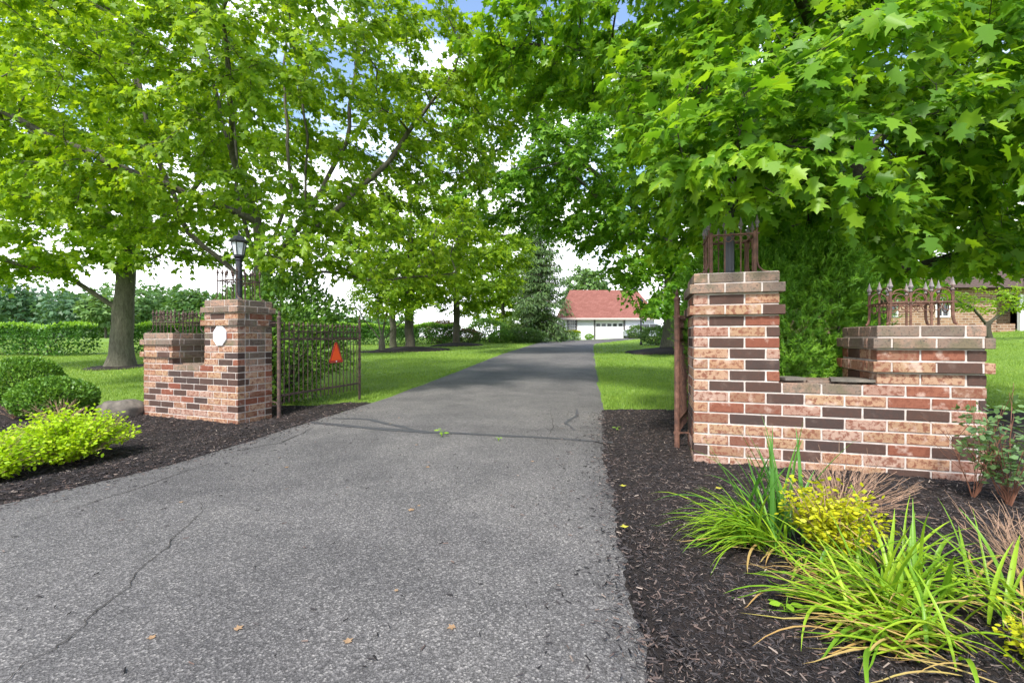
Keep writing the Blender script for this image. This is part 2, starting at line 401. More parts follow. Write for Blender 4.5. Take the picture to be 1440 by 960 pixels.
def vnoise(x, y, s, seed=0):
    """cheap smooth value noise"""
    x = np.asarray(x)*s + seed*17.3; y = np.asarray(y)*s - seed*9.1
    xi = np.floor(x); yi = np.floor(y); fx = x-xi; fy = y-yi; fx = fx*fx*(3-2*fx); fy = fy*fy*(3-2*fy)
    h = lambda a, b: np.modf(np.abs(np.sin(a*127.1+b*311.7+seed*3.7)*43758.5453))[0]
    return (h(xi,yi)*(1-fx)+h(xi+1,yi)*fx)*(1-fy) + (h(xi,yi+1)*(1-fx)+h(xi+1,yi+1)*fx)*fy

# lawn: one sheet to the horizon
xs = np.unique(np.concatenate([np.linspace(-400,-40,13), np.linspace(-40,45,120), np.linspace(45,400,13)]))
ys = np.unique(np.concatenate([np.linspace(-60,-4,8), np.linspace(-4,60,140), np.linspace(60,600,16)]))
V, F = grid_mesh(xs, ys, lambda x, y: terrain(x, y) - .03*((x>drive_l(y)-.0)&(x<drive_r(y))&(y<43)) - .14*((y<6.7)&(y>-2)&(np.abs(x)<11)))
tag(MB().add(V, F).build('lawn', M['lawn'], smooth=True), kind='structure')

# driveway
tt = np.concatenate([np.linspace(-3, 12, 76), np.linspace(12.5, 43, 62)]); W = np.linspace(0, 1, 25)
L = drive_l(tt); Rr = drive_r(tt)
wob = .05*(vnoise(tt, tt*0, 2.3, 3)-.5); wob2 = .05*(vnoise(tt, tt*0, 2.9, 5)-.5)
X = (L+wob)[:,None]*(1-W) + (Rr+wob2)[:,None]*W; Y = np.repeat(tt[:,None], 25, 1)
Z = terrain(X, Y) + .016 + .02*(1-(2*W-1)**2)[None,:] - .03*(np.abs(2*W-1)>.999)[None,:]
nx = 25; ny = len(tt); i = (np.arange(ny-1)[:,None]*nx + np.arange(nx-1)[None,:])
drv = MB().add(np.stack([X,Y,Z],-1).reshape(-1,3), np.stack([i,i+1,i+nx+1,i+nx],-1).reshape(-1,4)).build('driveway', M['asphalt'], smooth=True)
tag(drv, kind='structure')
def road_z(x, y):
    w = (x-drive_l(y))/(drive_r(y)-drive_l(y)); return terrain(x, y)+.016+.02*(1-(2*w-1)**2)
def ribbon(path, widths, lift, n_sub=14, wob=.02, seed=1):
    path = np.array(path, float); s = np.linspace(0, len(path)-1, (len(path)-1)*n_sub+1)
    px = np.interp(s, np.arange(len(path)), path[:,0]); py = np.interp(s, np.arange(len(path)), path[:,1])
    px = px + wob*2*(vnoise(s, s*0, 1.7, seed)-.5) + wob*(vnoise(s, s*0, 5.1, seed+1)-.5)
    py = py + wob*2*(vnoise(s, s*0, 1.9, seed+2)-.5) + wob*(vnoise(s, s*0, 4.7, seed+3)-.5)
    w = np.interp(s, np.arange(len(path)), widths)*(.55+.9*vnoise(s, s*0, 3.3, seed+4))
    d = unit(np.stack([np.gradient(px), np.gradient(py)], -1)); nrm = np.stack([-d[:,1], d[:,0]], -1)
    a = np.stack([px,py],-1)+nrm*w[:,None]/2; b = np.stack([px,py],-1)-nrm*w[:,None]/2
    va = np.c_[a, road_z(a[:,0],a[:,1])+lift]; vb = np.c_[b, road_z(b[:,0],b[:,1])+lift]
    k = len(s); i = np.arange(k-1)
    return np.vstack([va,vb]), np.stack([i, i+k, i+k+1, i+1], -1)
def ground_pt(px, py, z=0.03): # photograph's ground point -> world
    Yd = (1.17-z)*640/(py-474); return ((px-720)/640*Yd, Yd)
tm = MB()
for path, wd, sd in (([(-2.72,6.15),(-1.9,5.75),(-1.0,5.42),(-.1,5.25),(.6,5.12),(1.1,4.98)], [.10,.13,.10,.08,.06,.07], 2),
                     ([(-2.55,6.45),(-2.0,6.3),(-1.6,5.95),(-1.25,5.6)], [.06,.11,.09,.05], 8),
                     ([(1.05,7.3),(.95,6.6),(.72,6.1),(.78,5.6)], [.02,.05,.04,.02], 12)):
    tm.add(*ribbon(path, wd, .004, seed=sd))
tm.build('tar_seam', M['tar'], drv)
ck = MB()
for path, wd, sd in (([ground_pt(*p) for p in ((286,702),(283,722),(240,765),(200,795),(183,826),(130,868),(84,905),(40,938),(-20,985))], [.001,.003,.004,.004,.005,.004,.004,.004,.003], 4),
                     ([ground_pt(*p) for p in ((330,633),(395,622),(440,600))], [.008,.012,.006], 9),
                     ([ground_pt(*p) for p in ((775,577),(778,600),(770,622))], [.003,.005,.003], 15),
                     ([ground_pt(*p) for p in ((0,740),(120,712),(235,672),(300,650))], [.002,.006,.008,.004], 21)):
    ck.add(*ribbon(path, wd, .005, seed=sd, wob=.03))
ck.build('crack', M['crack'], drv)

# mulch beds
def bed_height(x, y, side):
    d = (x-drive_r(y)) if side > 0 else (drive_l(y)-x)
    e = d + .10*(vnoise(x, y, 2.3, 7)-.5) + .05*(vnoise(x, y, 9, 8)-.5)
    far = (7.35 if side > 0 else 8.25) + .25*(vnoise(x, y, 1.1, 4)-.5)
    h = .036*smooth(0, .4, e) + .018*smooth(.3, 2.0, e)
    h = h + .028*(vnoise(x, y, 11, 1)-.5) + .02*(vnoise(x, y, 23, 2)-.5)
    h = h*smooth(-.02, .35, far-y) - .05*(1-smooth(-.25, .12, far-y))
    h = h - .06*(1-smooth(-.25, .06, e))
    return h
def bed(side, x0, x1, y0, y1, label):
    xs = np.arange(x0, x1, .032); ys = np.arange(y0, y1, .032)
    V, F = grid_mesh(xs, ys, lambda x, y: terrain(x, y)+bed_height(x, y, side)+.008)
    d = (V[:,0]-drive_r(V[:,1])) if side > 0 else (drive_l(V[:,1])-V[:,0])
    keep = (d > -.22)[F].all(1)
    o = MB().add(V, F[keep]).build('mulch_bed', M['mulch'], smooth=True)
    return tag(o, kind='structure')
bed(1, -.3, 7.5, .2, 7.7, ''); bed(-1, -11, -2.2, 1.6, 8.7, '')
def ground_z(x, y):
    x = np.asarray(x, float); y = np.asarray(y, float)
    z = terrain(x, y)
    b1 = bed_height(x, y, 1); b2 = bed_height(x, y, -1)
    return np.where((y < 7.5)&(x > drive_r(y)), z+np.maximum(b1, 0), np.where((y < 8.5)&(x < drive_l(y)), z+np.maximum(b2, 0), z))

def slivers(n, xr, yr, side, lmin, lmax, ok=None):
    x = rng.uniform(*xr, n); y = yr[0] + (yr[1]-yr[0])*rng.random(n)**1.5
    d = (x-drive_r(y)) if side > 0 else (drive_l(y)-x)
    k = (d > rng.exponential(.05, n)*0 - .04) & (y < (7.2 if side > 0 else 8.15))
    k &= (d > .03) | (rng.random(n) < .25)
    x, y = x[k], y[k]; n = len(x)
    z = np.maximum(terrain(x, y)+np.maximum(bed_height(x, y, side), .004) + .011, -1)
    a = rng.uniform(0, 2*np.pi, n); tilt = rng.normal(0, .3, n); l = rng.uniform(lmin, lmax, n); w = l*rng.uniform(.08, .3, n)
    d = np.stack([np.cos(a)*np.cos(tilt), np.sin(a)*np.cos(tilt), np.sin(tilt)], -1)
    s = unit(np.stack([-np.sin(a), np.cos(a), rng.normal(0, .5, n)], -1)); up = np.cross(d, s)
    P = np.stack([x,y,z],-1)
    c = [P-d*l[:,None]/2-s*w[:,None]/2, P+d*l[:,None]/2-s*w[:,None]*.3, P+d*l[:,None]/2+s*w[:,None]*.3, P-d*l[:,None]/2+s*w[:,None]/2]
    ridge0 = P-d*l[:,None]*.45+up*w[:,None]*.35; ridge1 = P+d*l[:,None]*.45+up*w[:,None]*.35
    V = np.stack(c+[ridge0, ridge1], 1).reshape(-1,3); b = np.arange(n)[:,None]*6
    return V, np.vstack([b+np.array([0,1,5,4]), b+np.array([4,5,2,3])])
ch = MB()
ch.add(*slivers(110000, (.4,4.6), (1.2,7.2), 1, .009, .036))
ch.add(*slivers(30000, (.4,3.2), (1.2,3.5), 1, .005, .02))
ch.add(*slivers(60000, (-7.5,-2.4), (2.8,8.2), -1, .012, .045))
def spill(n, side, ymax, reach):
    y = 1.3+(ymax-1.3)*rng.random(n)**1.3; q = rng.exponential(reach, n)
    x = (drive_r(y)-q) if side > 0 else (drive_l(y)+q)
    z = road_z(x, y)+.006; a = rng.uniform(0, 2*np.pi, n); l = rng.uniform(.006, .035, n); w = l*rng.uniform(.1, .35, n)
    d = np.stack([np.cos(a), np.sin(a), 0*a], -1)*l[:,None]/2; e = np.stack([-np.sin(a), np.cos(a), 0*a], -1)*w[:,None]/2; P = np.stack([x,y,z],-1); u = np.array([0,0,.004])
    V = np.stack([P-d-e, P+d-e*.5, P+d+e*.5, P-d+e, P-d*.9+u, P+d*.9+u], 1).reshape(-1,3); b = np.arange(n)[:,None]*6
    return V, np.vstack([b+np.array([0,1,5,4]), b+np.array([4,5,2,3])])
ch.add(*spill(1500, 1, 7, .06)); ch.add(*spill(2600, -1, 7.5, .10)); ch.add(*spill(420, 1, 7, .5)); ch.add(*spill(420, -1, 7, .7))
tag(ch.build('mulch_chips', M['chip']), 'shredded dark bark mulch covering the beds beside the driveway', 'mulch', kind='stuff')

# grass blades
def blades(n, y0, y1, width, hgt):
    # uniform in the wedge the camera can see, a little wider
    y = np.sqrt(rng.uniform(y0**2, y1**2, n)); x = rng.uniform(-1.25, 1.3, n)*y
    far_l = 8.05 + .25*(vnoise(x, y, 1.1, 4)-.5); far_r = 7.2 + .25*(vnoise(x, y, 1.1, 4)-.5)
    left = x < drive_l(y); right = x > drive_r(y)
    edge = rng.normal(0, .05, n)
    k = (left & (x < drive_l(y)-.01+edge*.5) & (y > far_l+edge)) | (right & (x > drive_r(y)+.01+edge*.5) & (y > far_r+edge))
    k &= ~((y < 43) & (x > drive_l(y)-.03) & (x < drive_r(y)+.03))
    x, y = x[k], y[k]; n = len(x); z = terrain(x, y)-.01
    a = rng.uniform(0, 2*np.pi, n); h = hgt*rng.uniform(.5, 1.25, n)*(.7+.6*vnoise(x, y, .9, 3)); w = width*rng.uniform(.6, 1.4, n)
    lean = rng.uniform(.1, .8, n)*h; b = a+rng.normal(np.pi/2, .6, n)
    P = np.stack([x,y,z],-1); s = np.stack([np.cos(a), np.sin(a), 0*a],-1)*w[:,None]
    t = P + np.stack([np.cos(b)*lean, np.sin(b)*lean, h], -1)
    V = np.stack([P-s/2, P+s/2, t], 1).reshape(-1,3)
    return V, np.arange(n*3).reshape(-1,3)
gb = MB()
gb.add(*blades(150000, 7.2, 12.5, .010, .055)); gb.add(*blades(130000, 12.5, 21, .018, .06)); gb.add(*blades(90000, 21, 40, .035, .065))
tag(gb.build('grass', M['grass']), 'mown green grass of the lawns on both sides of the driveway', 'grass', kind='stuff')

# ------------------------------------------------------------------ leaves, twigs and trees
MAPLE = np.array([(0,0),(.40,.06),(.27,.30),(.60,.56),(.23,.60),(0,1.0)])     # right half outline
MAPLE_FINE = np.array([(0,0),(.20,-.03),(.42,.07),(.31,.20),(.28,.33),(.48,.42),(.63,.60),(.42,.58),(.23,.60),(.31,.75),(.13,.80),(0,1.06)])
def leaf_geo(kind):
    if kind in ('maple', 'maple_fine'):
        r = MAPLE if kind == 'maple' else MAPLE_FINE; l = r[1:-1]*np.array([-1,1]); v2 = np.vstack([r, l])
        z = -.28*np.abs(v2[:,0]) - .16*v2[:,1]**2
        v = np.c_[v2, z]; m = len(r); faces = [list(range(m)), [0, m-1]+list(range(2*m-3, m-1, -1))]
        return v, np.array(faces)
    if kind == 'lobed':  # six verts, for trees further away
        v = np.array([(0,0,0),(.5,.35,-.12),(.18,.55,-.06),(0,1,-.16),(-.18,.55,-.06),(-.5,.35,-.12)])
        return v, np.array([[0,1,2,3],[0,3,4,5]])
    if kind == 'oval':
        v = np.array([(0,0,0),(.30,.35,-.08),(.22,.75,-.12),(0,1,-.18),(-.22,.75,-.12),(-.30,.35,-.08)])
        return v, np.array([[0,1,2,3],[0,3,4,5]])
    if kind == 'frond':
        v = np.array([(0,0,0),(.13,.3,-.04),(.10,.7,-.10),(0,1,-.2),(-.10,.7,-.10),(-.13,.3,-.04)])
        return v, np.array([[0,1,2,3],[0,3,4,5]])
    if kind == 'needle':
        v = np.array([(-.08,0,0),(.08,0,0),(.07,.7,0),(0,1,-.04),(-.07,.7,0)])
        return v, np.array([[0,1,2,3,4]])
def add_leaves(mb, p, d, n, s, kind, mat=0):
    """p position, d blade axis, n blade normal, s length"""
    d = unit(d); x = unit(np.cross(d, n)); n = np.cross(x, d)
    v, f = leaf_geo(kind)
    P = p[:,None,:] + s[:,None,None]*(v[None,:,0,None]*x[:,None,:] + v[None,:,1,None]*d[:,None,:] + v[None,:,2,None]*n[:,None,:])
    if kind.startswith('maple'):   # every blade its own width, cup and curl
        q = rng.uniform(.72,1.12,len(p))[:,None,None]; cu = rng.uniform(-.35,.5,len(p))[:,None,None]
        P = p[:,None,:] + s[:,None,None]*(v[None,:,0,None]*x[:,None,:]*q + v[None,:,1,None]*d[:,None,:] + (v[None,:,2,None]*1.0+cu*v[None,:,0,None]**2-cu*.35*v[None,:,1,None]**2+.12*cu*v[None,:,0,None])*n[:,None,:])
    k = len(v); F = (np.arange(len(p))[:,None,None]*k + f[None]).reshape(-1, f.shape[1])
    mb.add(P.reshape(-1,3), F, mat)

def ellipsoid_pts(n, c, r, shell=.5, zmin=None):
    v = unit(rng.normal(size=(n,3))); q = rng.random(n)**shell
    p = np.array(c) + v*np.array(r)*(q**(1/1.5))[:,None]
    return p
def colonize(lines, att, step=.4, kill=.75, infl=6.0, iters=140, droop=0.0):
    """branch skeleton that grows from the given trunk and limb lines into the crown points"""
    pos = []; par = []
    for ln in lines:
        ln = np.array(ln, float); start = None
        if pos:
            d = np.linalg.norm(np.array(pos)-ln[0], axis=1); start = int(d.argmin())
            if d[start] < 1e-3: ln = ln[1:]; prev = start
            else: prev = start
        else:
            pos.append(ln[0]); par.append(-1); prev = 0; ln = ln[1:]
        for q in ln:
            a = np.array(pos[prev]); L = np.linalg.norm(q-a); m = max(1, int(round(L/step)))
            for j in range(1, m+1):
                pos.append(a+(q-a)*j/m + (rng.normal(0, .02, 3) if j < m else 0)); par.append(prev); prev = len(pos)-1
    pos = [np.array(p) for p in pos]
    A = att.copy(); N = np.array(pos)
    D = np.full(len(A), 1e9); I = np.zeros(len(A), int)
    def update(new, base):
        for s in range(0, len(new), 256):
            dd = np.linalg.norm(A[:,None,:]-new[None,s:s+256], axis=2); j = dd.argmin(1); m = dd[np.arange(len(A)), j]
            b = m < D; D[b] = m[b]; I[b] = j[b]+base+s
    update(N, 0); last = {}
    for it in range(iters):
        alive = (D > kill) & (D < infl)
        if not alive.any(): break
        idx = I[alive]; vec = unit(A[alive]-np.array(pos)[idx])
        u, inv = np.unique(idx, return_inverse=True); S = np.zeros((len(u),3)); np.add.at(S, inv, vec)
        S = unit(S) + rng.normal(0, .16, S.shape); S[:,2] -= droop; S = unit(S)
        new = []; newp = []
        P = np.array(pos)
        for a, dirv in zip(u, S):
            k = last.get(a)
            if k is not None and np.dot(k, dirv) > .98: 
                dirv = unit(dirv + rng.normal(0, .35, 3))
            last[a] = dirv; new.append(P[a]+dirv*step); newp.append(a)
        base = len(pos); pos += new; par += newp; update(np.array(new), base)
    return np.array(pos), np.array(par)

def tree_mesh(pos, par, r_trunk, r_tip, flare=1.0):
    n = len(pos); kids = [[] for _ in range(n)]
    for i in range(1, n): kids[par[i]].append(i)
    tips = np.zeros(n)
    for i in range(n-1, -1, -1):
        if not kids[i]: tips[i] = 1
        if par[i] >= 0: tips[par[i]] += tips[i]
    e = max(1.6, math.log(tips[0])/math.log(r_trunk/r_tip))
    r = r_tip*tips**(1/e); r = r*(r_trunk/r[0])**(np.log(r/r_tip)/max(1e-6, np.log(r[0]/r_tip))) if r[0] > r_tip else r
    zz = pos[:,2]-pos[0,2]
    r = r*(1+.55*flare*np.exp(-zz/.35)*(r > .5*r_trunk))
    mb = MB(); done = np.zeros(n, bool)
    stack = [(0, -1)]
    while stack:
        s, p0 = stack.pop(); chain = [s]; c = s
        while kids[c]:
            m = max(kids[c], key=lambda k: tips[k])
            for k in kids[c]:
                if k != m: stack.append((k, c))
            chain.append(m); c = m
        pts = pos[chain]; rr = r[chain]
        if p0 >= 0:
            pts = np.vstack([pos[p0], pts]); rr = np.concatenate([[min(r[p0], rr[0]*1.25)], rr])
        if len(pts) < 2: continue
        rr[-1] *= .6; mx = rr.max()
        mb.tube(pts, rr, 12 if mx > .12 else 7 if mx > .04 else 5 if mx > .015 else 3, cap=False)
    return mb, r, kids, tips

def sprays(mb, pos, par, tips, kids, per, nleaf, length, size, kind, max_tips=6, droop=.25, keep=None, center=None, mat=0, twig=None, flat=.55, second=None):
    sel = np.where((tips <= max_tips) & (np.arange(len(pos)) > 0))[0]
    if keep is not None: sel = sel[keep(pos[sel])]
    bd = unit(pos[sel]-pos[par[sel]])
    P0 = np.repeat(pos[sel], per, 0); B = np.repeat(bd, per, 0); n = len(P0)
    P0 = P0 - B*rng.uniform(0, .35, (n,1))
    out = P0-np.array(center) if center is not None else B
    out = out*np.array([1,1,.25]); ax = unit(B*.7 + unit(out)*.45 + rng.normal(0, .6, (n,3))*np.array([1,1,flat]))
    ax[:,2] -= droop*rng.uniform(.2, 1.4, n); ax = unit(ax)
    L = length*rng.uniform(.5, 1.3, n)
    t = np.linspace(.2, 1, nleaf)[None,:]*np.ones((n,1)) + rng.normal(0, .05, (n,nleaf))
    sag = -.35*L[:,None]*t**2*droop
    p = P0[:,None,:] + ax[:,None,:]*(L[:,None]*t)[...,None]; p[...,2] += sag
    side = unit(np.cross(ax, [0,0,1.0]))
    sg = np.where(np.arange(nleaf) % 2 == 0, 1.0, -1.0)[None,:,None]; sg = sg*np.where(np.arange(nleaf) == nleaf-1, .15, 1)[None,:,None]
    d = ax[:,None,:]*.75 + side[:,None,:]*sg*rng.uniform(.5, 1.3, (n,nleaf,1)) + rng.normal(0, .28, (n,nleaf,3)); d[...,2] -= rng.uniform(-.1, 1.3, (n,nleaf))
    nn = np.array([0,0,1.0]) + .55*unit(out)[:,None,:] + rng.normal(0, .5, (n,nleaf,3))
    sz = size*rng.uniform(.45, 1.2, (n,nleaf))
    p = p + unit(d)*sz[...,None]*.25
    p, d, nn, sz = p.reshape(-1,3), d.reshape(-1,3), nn.reshape(-1,3), sz.ravel()
    ok = ~((p[:,1] > -1) & (p[:,1] < 2.7) & (np.abs(p[:,0]) < 3.2))
    if keep is not None: ok &= keep(p)
    add_leaves(mb, p[ok], d[ok], nn[ok], sz[ok], kind, mat)
    if twig is not None:
        e = P0 + ax*L[:,None]; e[:,2] += -.35*L*droop; s = side*.0035; u = np.cross(ax, side)*.0035
        V = np.stack([P0-s, P0+s, P0+u*1.4, e], 1).reshape(-1,3); b = np.arange(n)[:,None]*4
        twig.add(V, np.vstack([b+np.array([0,1,3]), b+np.array([1,2,3]), b+np.array([2,0,3])]))
    return int(ok.sum())

def grow_tree(name, label, cat, lines, crown, r_trunk, mat, bark, size, kind, step=.4, kill=.75, per=3, nleaf=9, spray=.5, droop=.25,
              keep=None, group=None, max_tips=6, cdroop=.0, center=None, flare=1.0, r_tip=.007, flat=.55):
    base = np.array(lines[0][0], float)
    att = np.vstack([ellipsoid_pts(n, c, r) for n, c, r in crown])
    if keep is not None: att = att[keep(att)]
    p, par = colonize(lines, att, step, kill, droop=cdroop)
    tm, r, kids, tips = tree_mesh(p, par, r_trunk, r_tip, flare)
    root = thing(name, label, cat, base, group=group)
    lm = MB()
    c = center if center is not None else np.average([c for _, c, _ in crown], axis=0, weights=[n for n, _, _ in crown])
    cnt = sprays(lm, p, par, tips, kids, per, nleaf, spray, size, kind, max_tips, droop, keep, c, twig=tm if kind.startswith('maple') else None, flat=flat)
    for mb in (tm, lm): mb.v = [v-base for v in mb.v]
    tm.build('trunk', bark, root, smooth=True); lm.build('crown', mat, root)
    print('TREE', name, len(p), 'nodes', cnt, 'leaves')
    return root

# ------------------------------------------------------------------ trees
def keepA(p):
    x, y, z = p[:,0], p[:,1], p[:,2]
    return (z > 1.95) & ~((x < -5.2) & (z < 3.1)) & (y > 4.6)
LA = [[(-5.4,10,0),(-5.45,10,1.2),(-5.5,10,2.5)],
      [(-5.5,10,2.5),(-5.55,9.9,3.7),(-5.9,9.6,5),(-6.2,9.4,6.5),(-6.5,9.2,8.5)],
      [(-5.5,10,2.5),(-6.2,10.3,4.2),(-6.4,10.5,5.8),(-6.9,10.9,8.8)],
      [(-5.5,10,2.5),(-4.6,10,3.7),(-4.4,9.8,5.5),(-4.7,9.6,8)],
      [(-5.55,9.9,3.7),(-7.2,9,4.3),(-8.8,8.5,5),(-10.5,8.2,5.9)],
      [(-5.5,10,2.5),(-3.8,9.5,3.7),(-2.5,9.2,4.7),(-1.6,9,5.8)],
      [(-5.45,10,2.1),(-4,9.6,2.55),(-2.6,9.2,2.3),(-1.1,9,2.45)],
      [(-5.9,9.6,5),(-5.2,8.4,5.8),(-4.6,7.2,6.3)],
      [(-5.5,10,2.5),(-5.0,10.3,4.5),(-5.2,10.4,7),(-5.1,10.3,9)],
      [(-5.45,10,2.1),(-6.9,9.7,3.4),(-7.6,9.5,5.4),(-7.9,9.4,7.6)],
      [(-4.6,10,3.7),(-3.6,9.9,5.4),(-3.3,9.8,7.6)]]
grow_tree('maple_tree', 'tall many-limbed maple rising behind the left brick pillar and its iron gate', 'tree', LA,
          [(560,(-5.2,9.4,6.6),(4.9,3.6,3.5)), (240,(-8.7,8.8,6.1),(3.6,2.8,2.1)), (190,(-2.6,9.2,3.3),(2.2,2.0,1.15)), (120,(-3.6,7.4,6.3),(2.4,1.8,1.5)), (260,(-1.9,9.3,6.0),(2.3,2.0,2.4)), (160,(-3.2,8.8,3.0),(2.2,1.5,.8)), (150,(-8.3,8.8,4.0),(3.0,2.0,.9))],
          .19, M['maple_light'], M['bark'], .125, 'maple', step=.38, kill=.60, per=7, nleaf=9, spray=.5, keep=keepA)
def keepB(p):
    return (p[:,2] > 2.35) & (p[:,0] > -23)
LB = [[(-12.9,15,.15),(-12.82,15,2),(-12.6,15,4),(-12.3,15.2,6.5),(-12.5,15,10)],
      [(-12.82,15,2),(-14,14.5,3.0),(-15.8,14,3.6),(-17.5,13.5,3.3)],
      [(-12.65,15,3.3),(-11,14.6,4.0),(-9.7,14.2,3.7)],
      [(-12.6,15,4),(-14.5,15.5,6.5),(-16.5,15,8.5)],
      [(-12.6,15,4),(-10.8,15.3,6),(-9.5,15.5,8)]]
grow_tree('maple_tree', 'big maple with a stout flared grey trunk standing on the left lawn before the hedge', 'tree', LB,
          [(620,(-13.2,15,8.3),(6.6,4.3,4.6)), (240,(-16.3,13.8,3.9),(3.2,1.8,1.3)), (120,(-10.4,14.4,4.1),(2.2,1.5,.9)), (170,(-13.2,12.9,4.6),(4.2,1.3,1.1))],
          .30, M['maple_light'], M['bark'], .19, 'lobed', step=.5, kill=.8, per=9, nleaf=9, spray=.6, keep=keepB, flare=1.0)
def keepD(p):
    x, y, z = p[:,0], p[:,1], p[:,2]
    k = z > np.clip(2.30-.14*(x-1.6), 1.92, 2.4) - .02*(y-4)
    k &= (x > .235*y) | (z > 1.17+.50*y)
    a = np.array([5.74,7.35,4.1]); b = np.array([2.95,3.8,2.72]); t = np.clip(((p-a)@(b-a))/((b-a)@(b-a)), 0, 1)
    dist = np.linalg.norm((p-a-t[:,None]*(b-a))*np.array([1,1,.9]), axis=1)
    k &= (dist > .34-.16*t) | (rng.random(len(p)) < .12)
    return k & (y > 3.3)
LD = [[(5.8,7.5,0),(5.75,7.5,2.1),(5.7,7.5,4),(5.5,7.6,6),(5.4,7.6,9)],
      [(5.7,7.5,4),(6.6,7.4,5.2),(7.3,7.3,7),(7.8,7,9)],
      [(5.75,7.5,2.1),(7,6.9,2.5),(8.6,6.2,3.0)],
      [(5.74,7.5,2.6),(4.4,6.5,3.2),(3.2,5.5,3.4),(2.2,4.9,3.3)],
      [(2.2,4.9,3.3),(1.95,4.2,3.05),(1.85,3.75,2.72)], [(2.2,4.9,3.3),(2.4,4.2,2.95),(2.45,3.8,2.75)], [(2.2,4.9,3.3),(1.6,4.3,3.0),(1.45,3.9,2.75)],
      [(5.7,7.5,3.6),(4.0,8,5.2),(2.2,8.4,6.2),(.6,8.5,6.6)],
      [(5.74,7.5,3),(5.4,6,3.6),(5,4.8,3.8)],
      [(5.7,7.5,4.2),(4.4,6.4,5.2),(3.2,5.4,5.6)]]
grow_tree('maple_tree', 'large dense maple with a dark forked trunk spreading over the right brick wall', 'tree', LD,
          [(620,(5.6,7.3,5.6),(4.6,3.6,3.9)), (380,(3.6,5.2,3.6),(2.7,1.7,1.5)), (230,(1.7,8.2,6.5),(2.6,2.2,1.6)), (190,(7.2,5.2,3.3),(2.3,1.5,1.3)), (140,(3.4,4.8,5.6),(2.2,1.4,1.2)), (210,(1.9,3.85,2.85),(.9,.5,.6)), (170,(5.2,5.0,2.6),(2.3,1.2,.7)), (60,(3.2,4.3,2.7),(1.2,.6,.5)), (160,(.9,8.6,5.9),(1.8,1.6,1.3))],
          .34, M['maple'], M['bark_dark'], .142, 'maple_fine', step=.36, kill=.52, per=7, nleaf=9, spray=.5, keep=keepD, droop=.4)
def keepE(p):
    x, y, z = p[:,0], p[:,1], p[:,2]
    lim = np.interp(x, [-3, 1, 2.5, 4.2, 4.7, 6, 9, 14], [5.4, 5.5, 5.3, 4.3, 2.4, 1.9, 2.4, 3])
    return z > lim
LE = [[(7.7,22,.7),(7.7,22,4),(7.5,22,8),(7.4,22,13)],
      [(7.68,22,3.6),(6,20.5,4.1),(5.0,19.3,3.8)],
      [(7.7,22,3.4),(6.6,20.4,3.5),(6.0,18.8,3.0)],
      [(7.7,22,4),(4.5,20,6.5),(2,18.5,8.3)],
      [(7.6,22,6),(3.5,21,9),(.5,19,11)],
      [(7.6,22,5),(10,21,8),(12,20.5,10)]]
grow_tree('maple_tree', 'shady dark-leaved maple on the right lawn with its trunk in a mulch mound', 'tree', LE,
          [(620,(6.5,21,9),(6.6,4.6,5.4)), (200,(2.3,18.5,9),(3.4,3,3)), (260,(6.1,19.2,3.9),(1.6,2.0,1.9)), (170,(6.0,18.8,2.9),(1.25,1.5,1.0)), (240,(0.2,17.6,9.6),(3.4,2.4,3.0)), (220,(1.8,19,7.0),(3.4,2,1.8)), (120,(-1.2,18,7.4),(2.0,2,2.2))],
          .36, M['maple_dark'], M['bark'], .22, 'lobed', step=.6, kill=.95, per=13, nleaf=9, spray=.85, keep=keepE, max_tips=5)
grow_tree('shade_tree', 'straight dark trunk tree in a mulch ring nearest the left side of the driveway', 'tree',
          [[(-5.4,24,.42),(-5.4,24,3),(-5.35,24,6),(-5.3,24,8.5)]],
          [(330,(-5.2,23.6,6.0),(4.0,3,3.3))], .235, M['maple_light'], M['bark_dark'], .22, 'lobed', step=.5, kill=.9, per=11, nleaf=9, spray=.75, keep=lambda p: p[:,2] > 2.7, flare=.5, cdroop=.03)
grow_tree('shade_tree', 'slimmer dark trunk tree in a second mulch ring farther up the left lawn', 'tree',
          [[(-3.65,30,.58),(-3.65,30,3),(-3.6,30,6),(-3.5,30,8.8)]],
          [(420,(-2.7,30,6.6),(4.2,3,4.0))], .215, M['maple_light'], M['bark_dark'], .24, 'lobed', step=.55, kill=.95, per=11, nleaf=9, spray=.8, keep=lambda p: p[:,2] > 2.6, flare=.5)
grow_tree('ornamental_tree', 'small vase-shaped multi-stemmed tree seen just right of the left gate', 'tree',
          [[(-6.3,22,.40),(-6.3,22,.95)],[(-6.3,22,.95),(-6.9,22,1.7),(-7.5,21.8,2.6)],[(-6.3,22,.95),(-6.5,22.2,1.9),(-6.6,22.3,2.8)],[(-6.3,22,.95),(-6.1,21.8,1.9),(-5.9,21.7,2.9)],[(-6.3,22,.95),(-5.7,22,1.6),(-4.9,22,2.3)]],
          [(130,(-6.3,22,2.9),(2.0,1.6,.9))], .15, M['maple_light'], M['bark'], .13, 'oval', step=.25, kill=.45, per=6, nleaf=7, spray=.35, keep=lambda p: p[:,2] > 2.0, flare=.3)
grow_tree('shade_tree', 'pale trunk tree standing right in front of the far hedge', 'tree',
          [[(-7.3,28,.58),(-7.35,28,2.2),(-7.3,28,4.5)]],
          [(150,(-7.3,28,4.6),(2.6,2,2.1))], .19, M['maple_light'], M['bark'], .2, 'lobed', step=.5, kill=.8, per=9, nleaf=8, spray=.6, keep=lambda p: p[:,2] > 2.5, flare=.5)
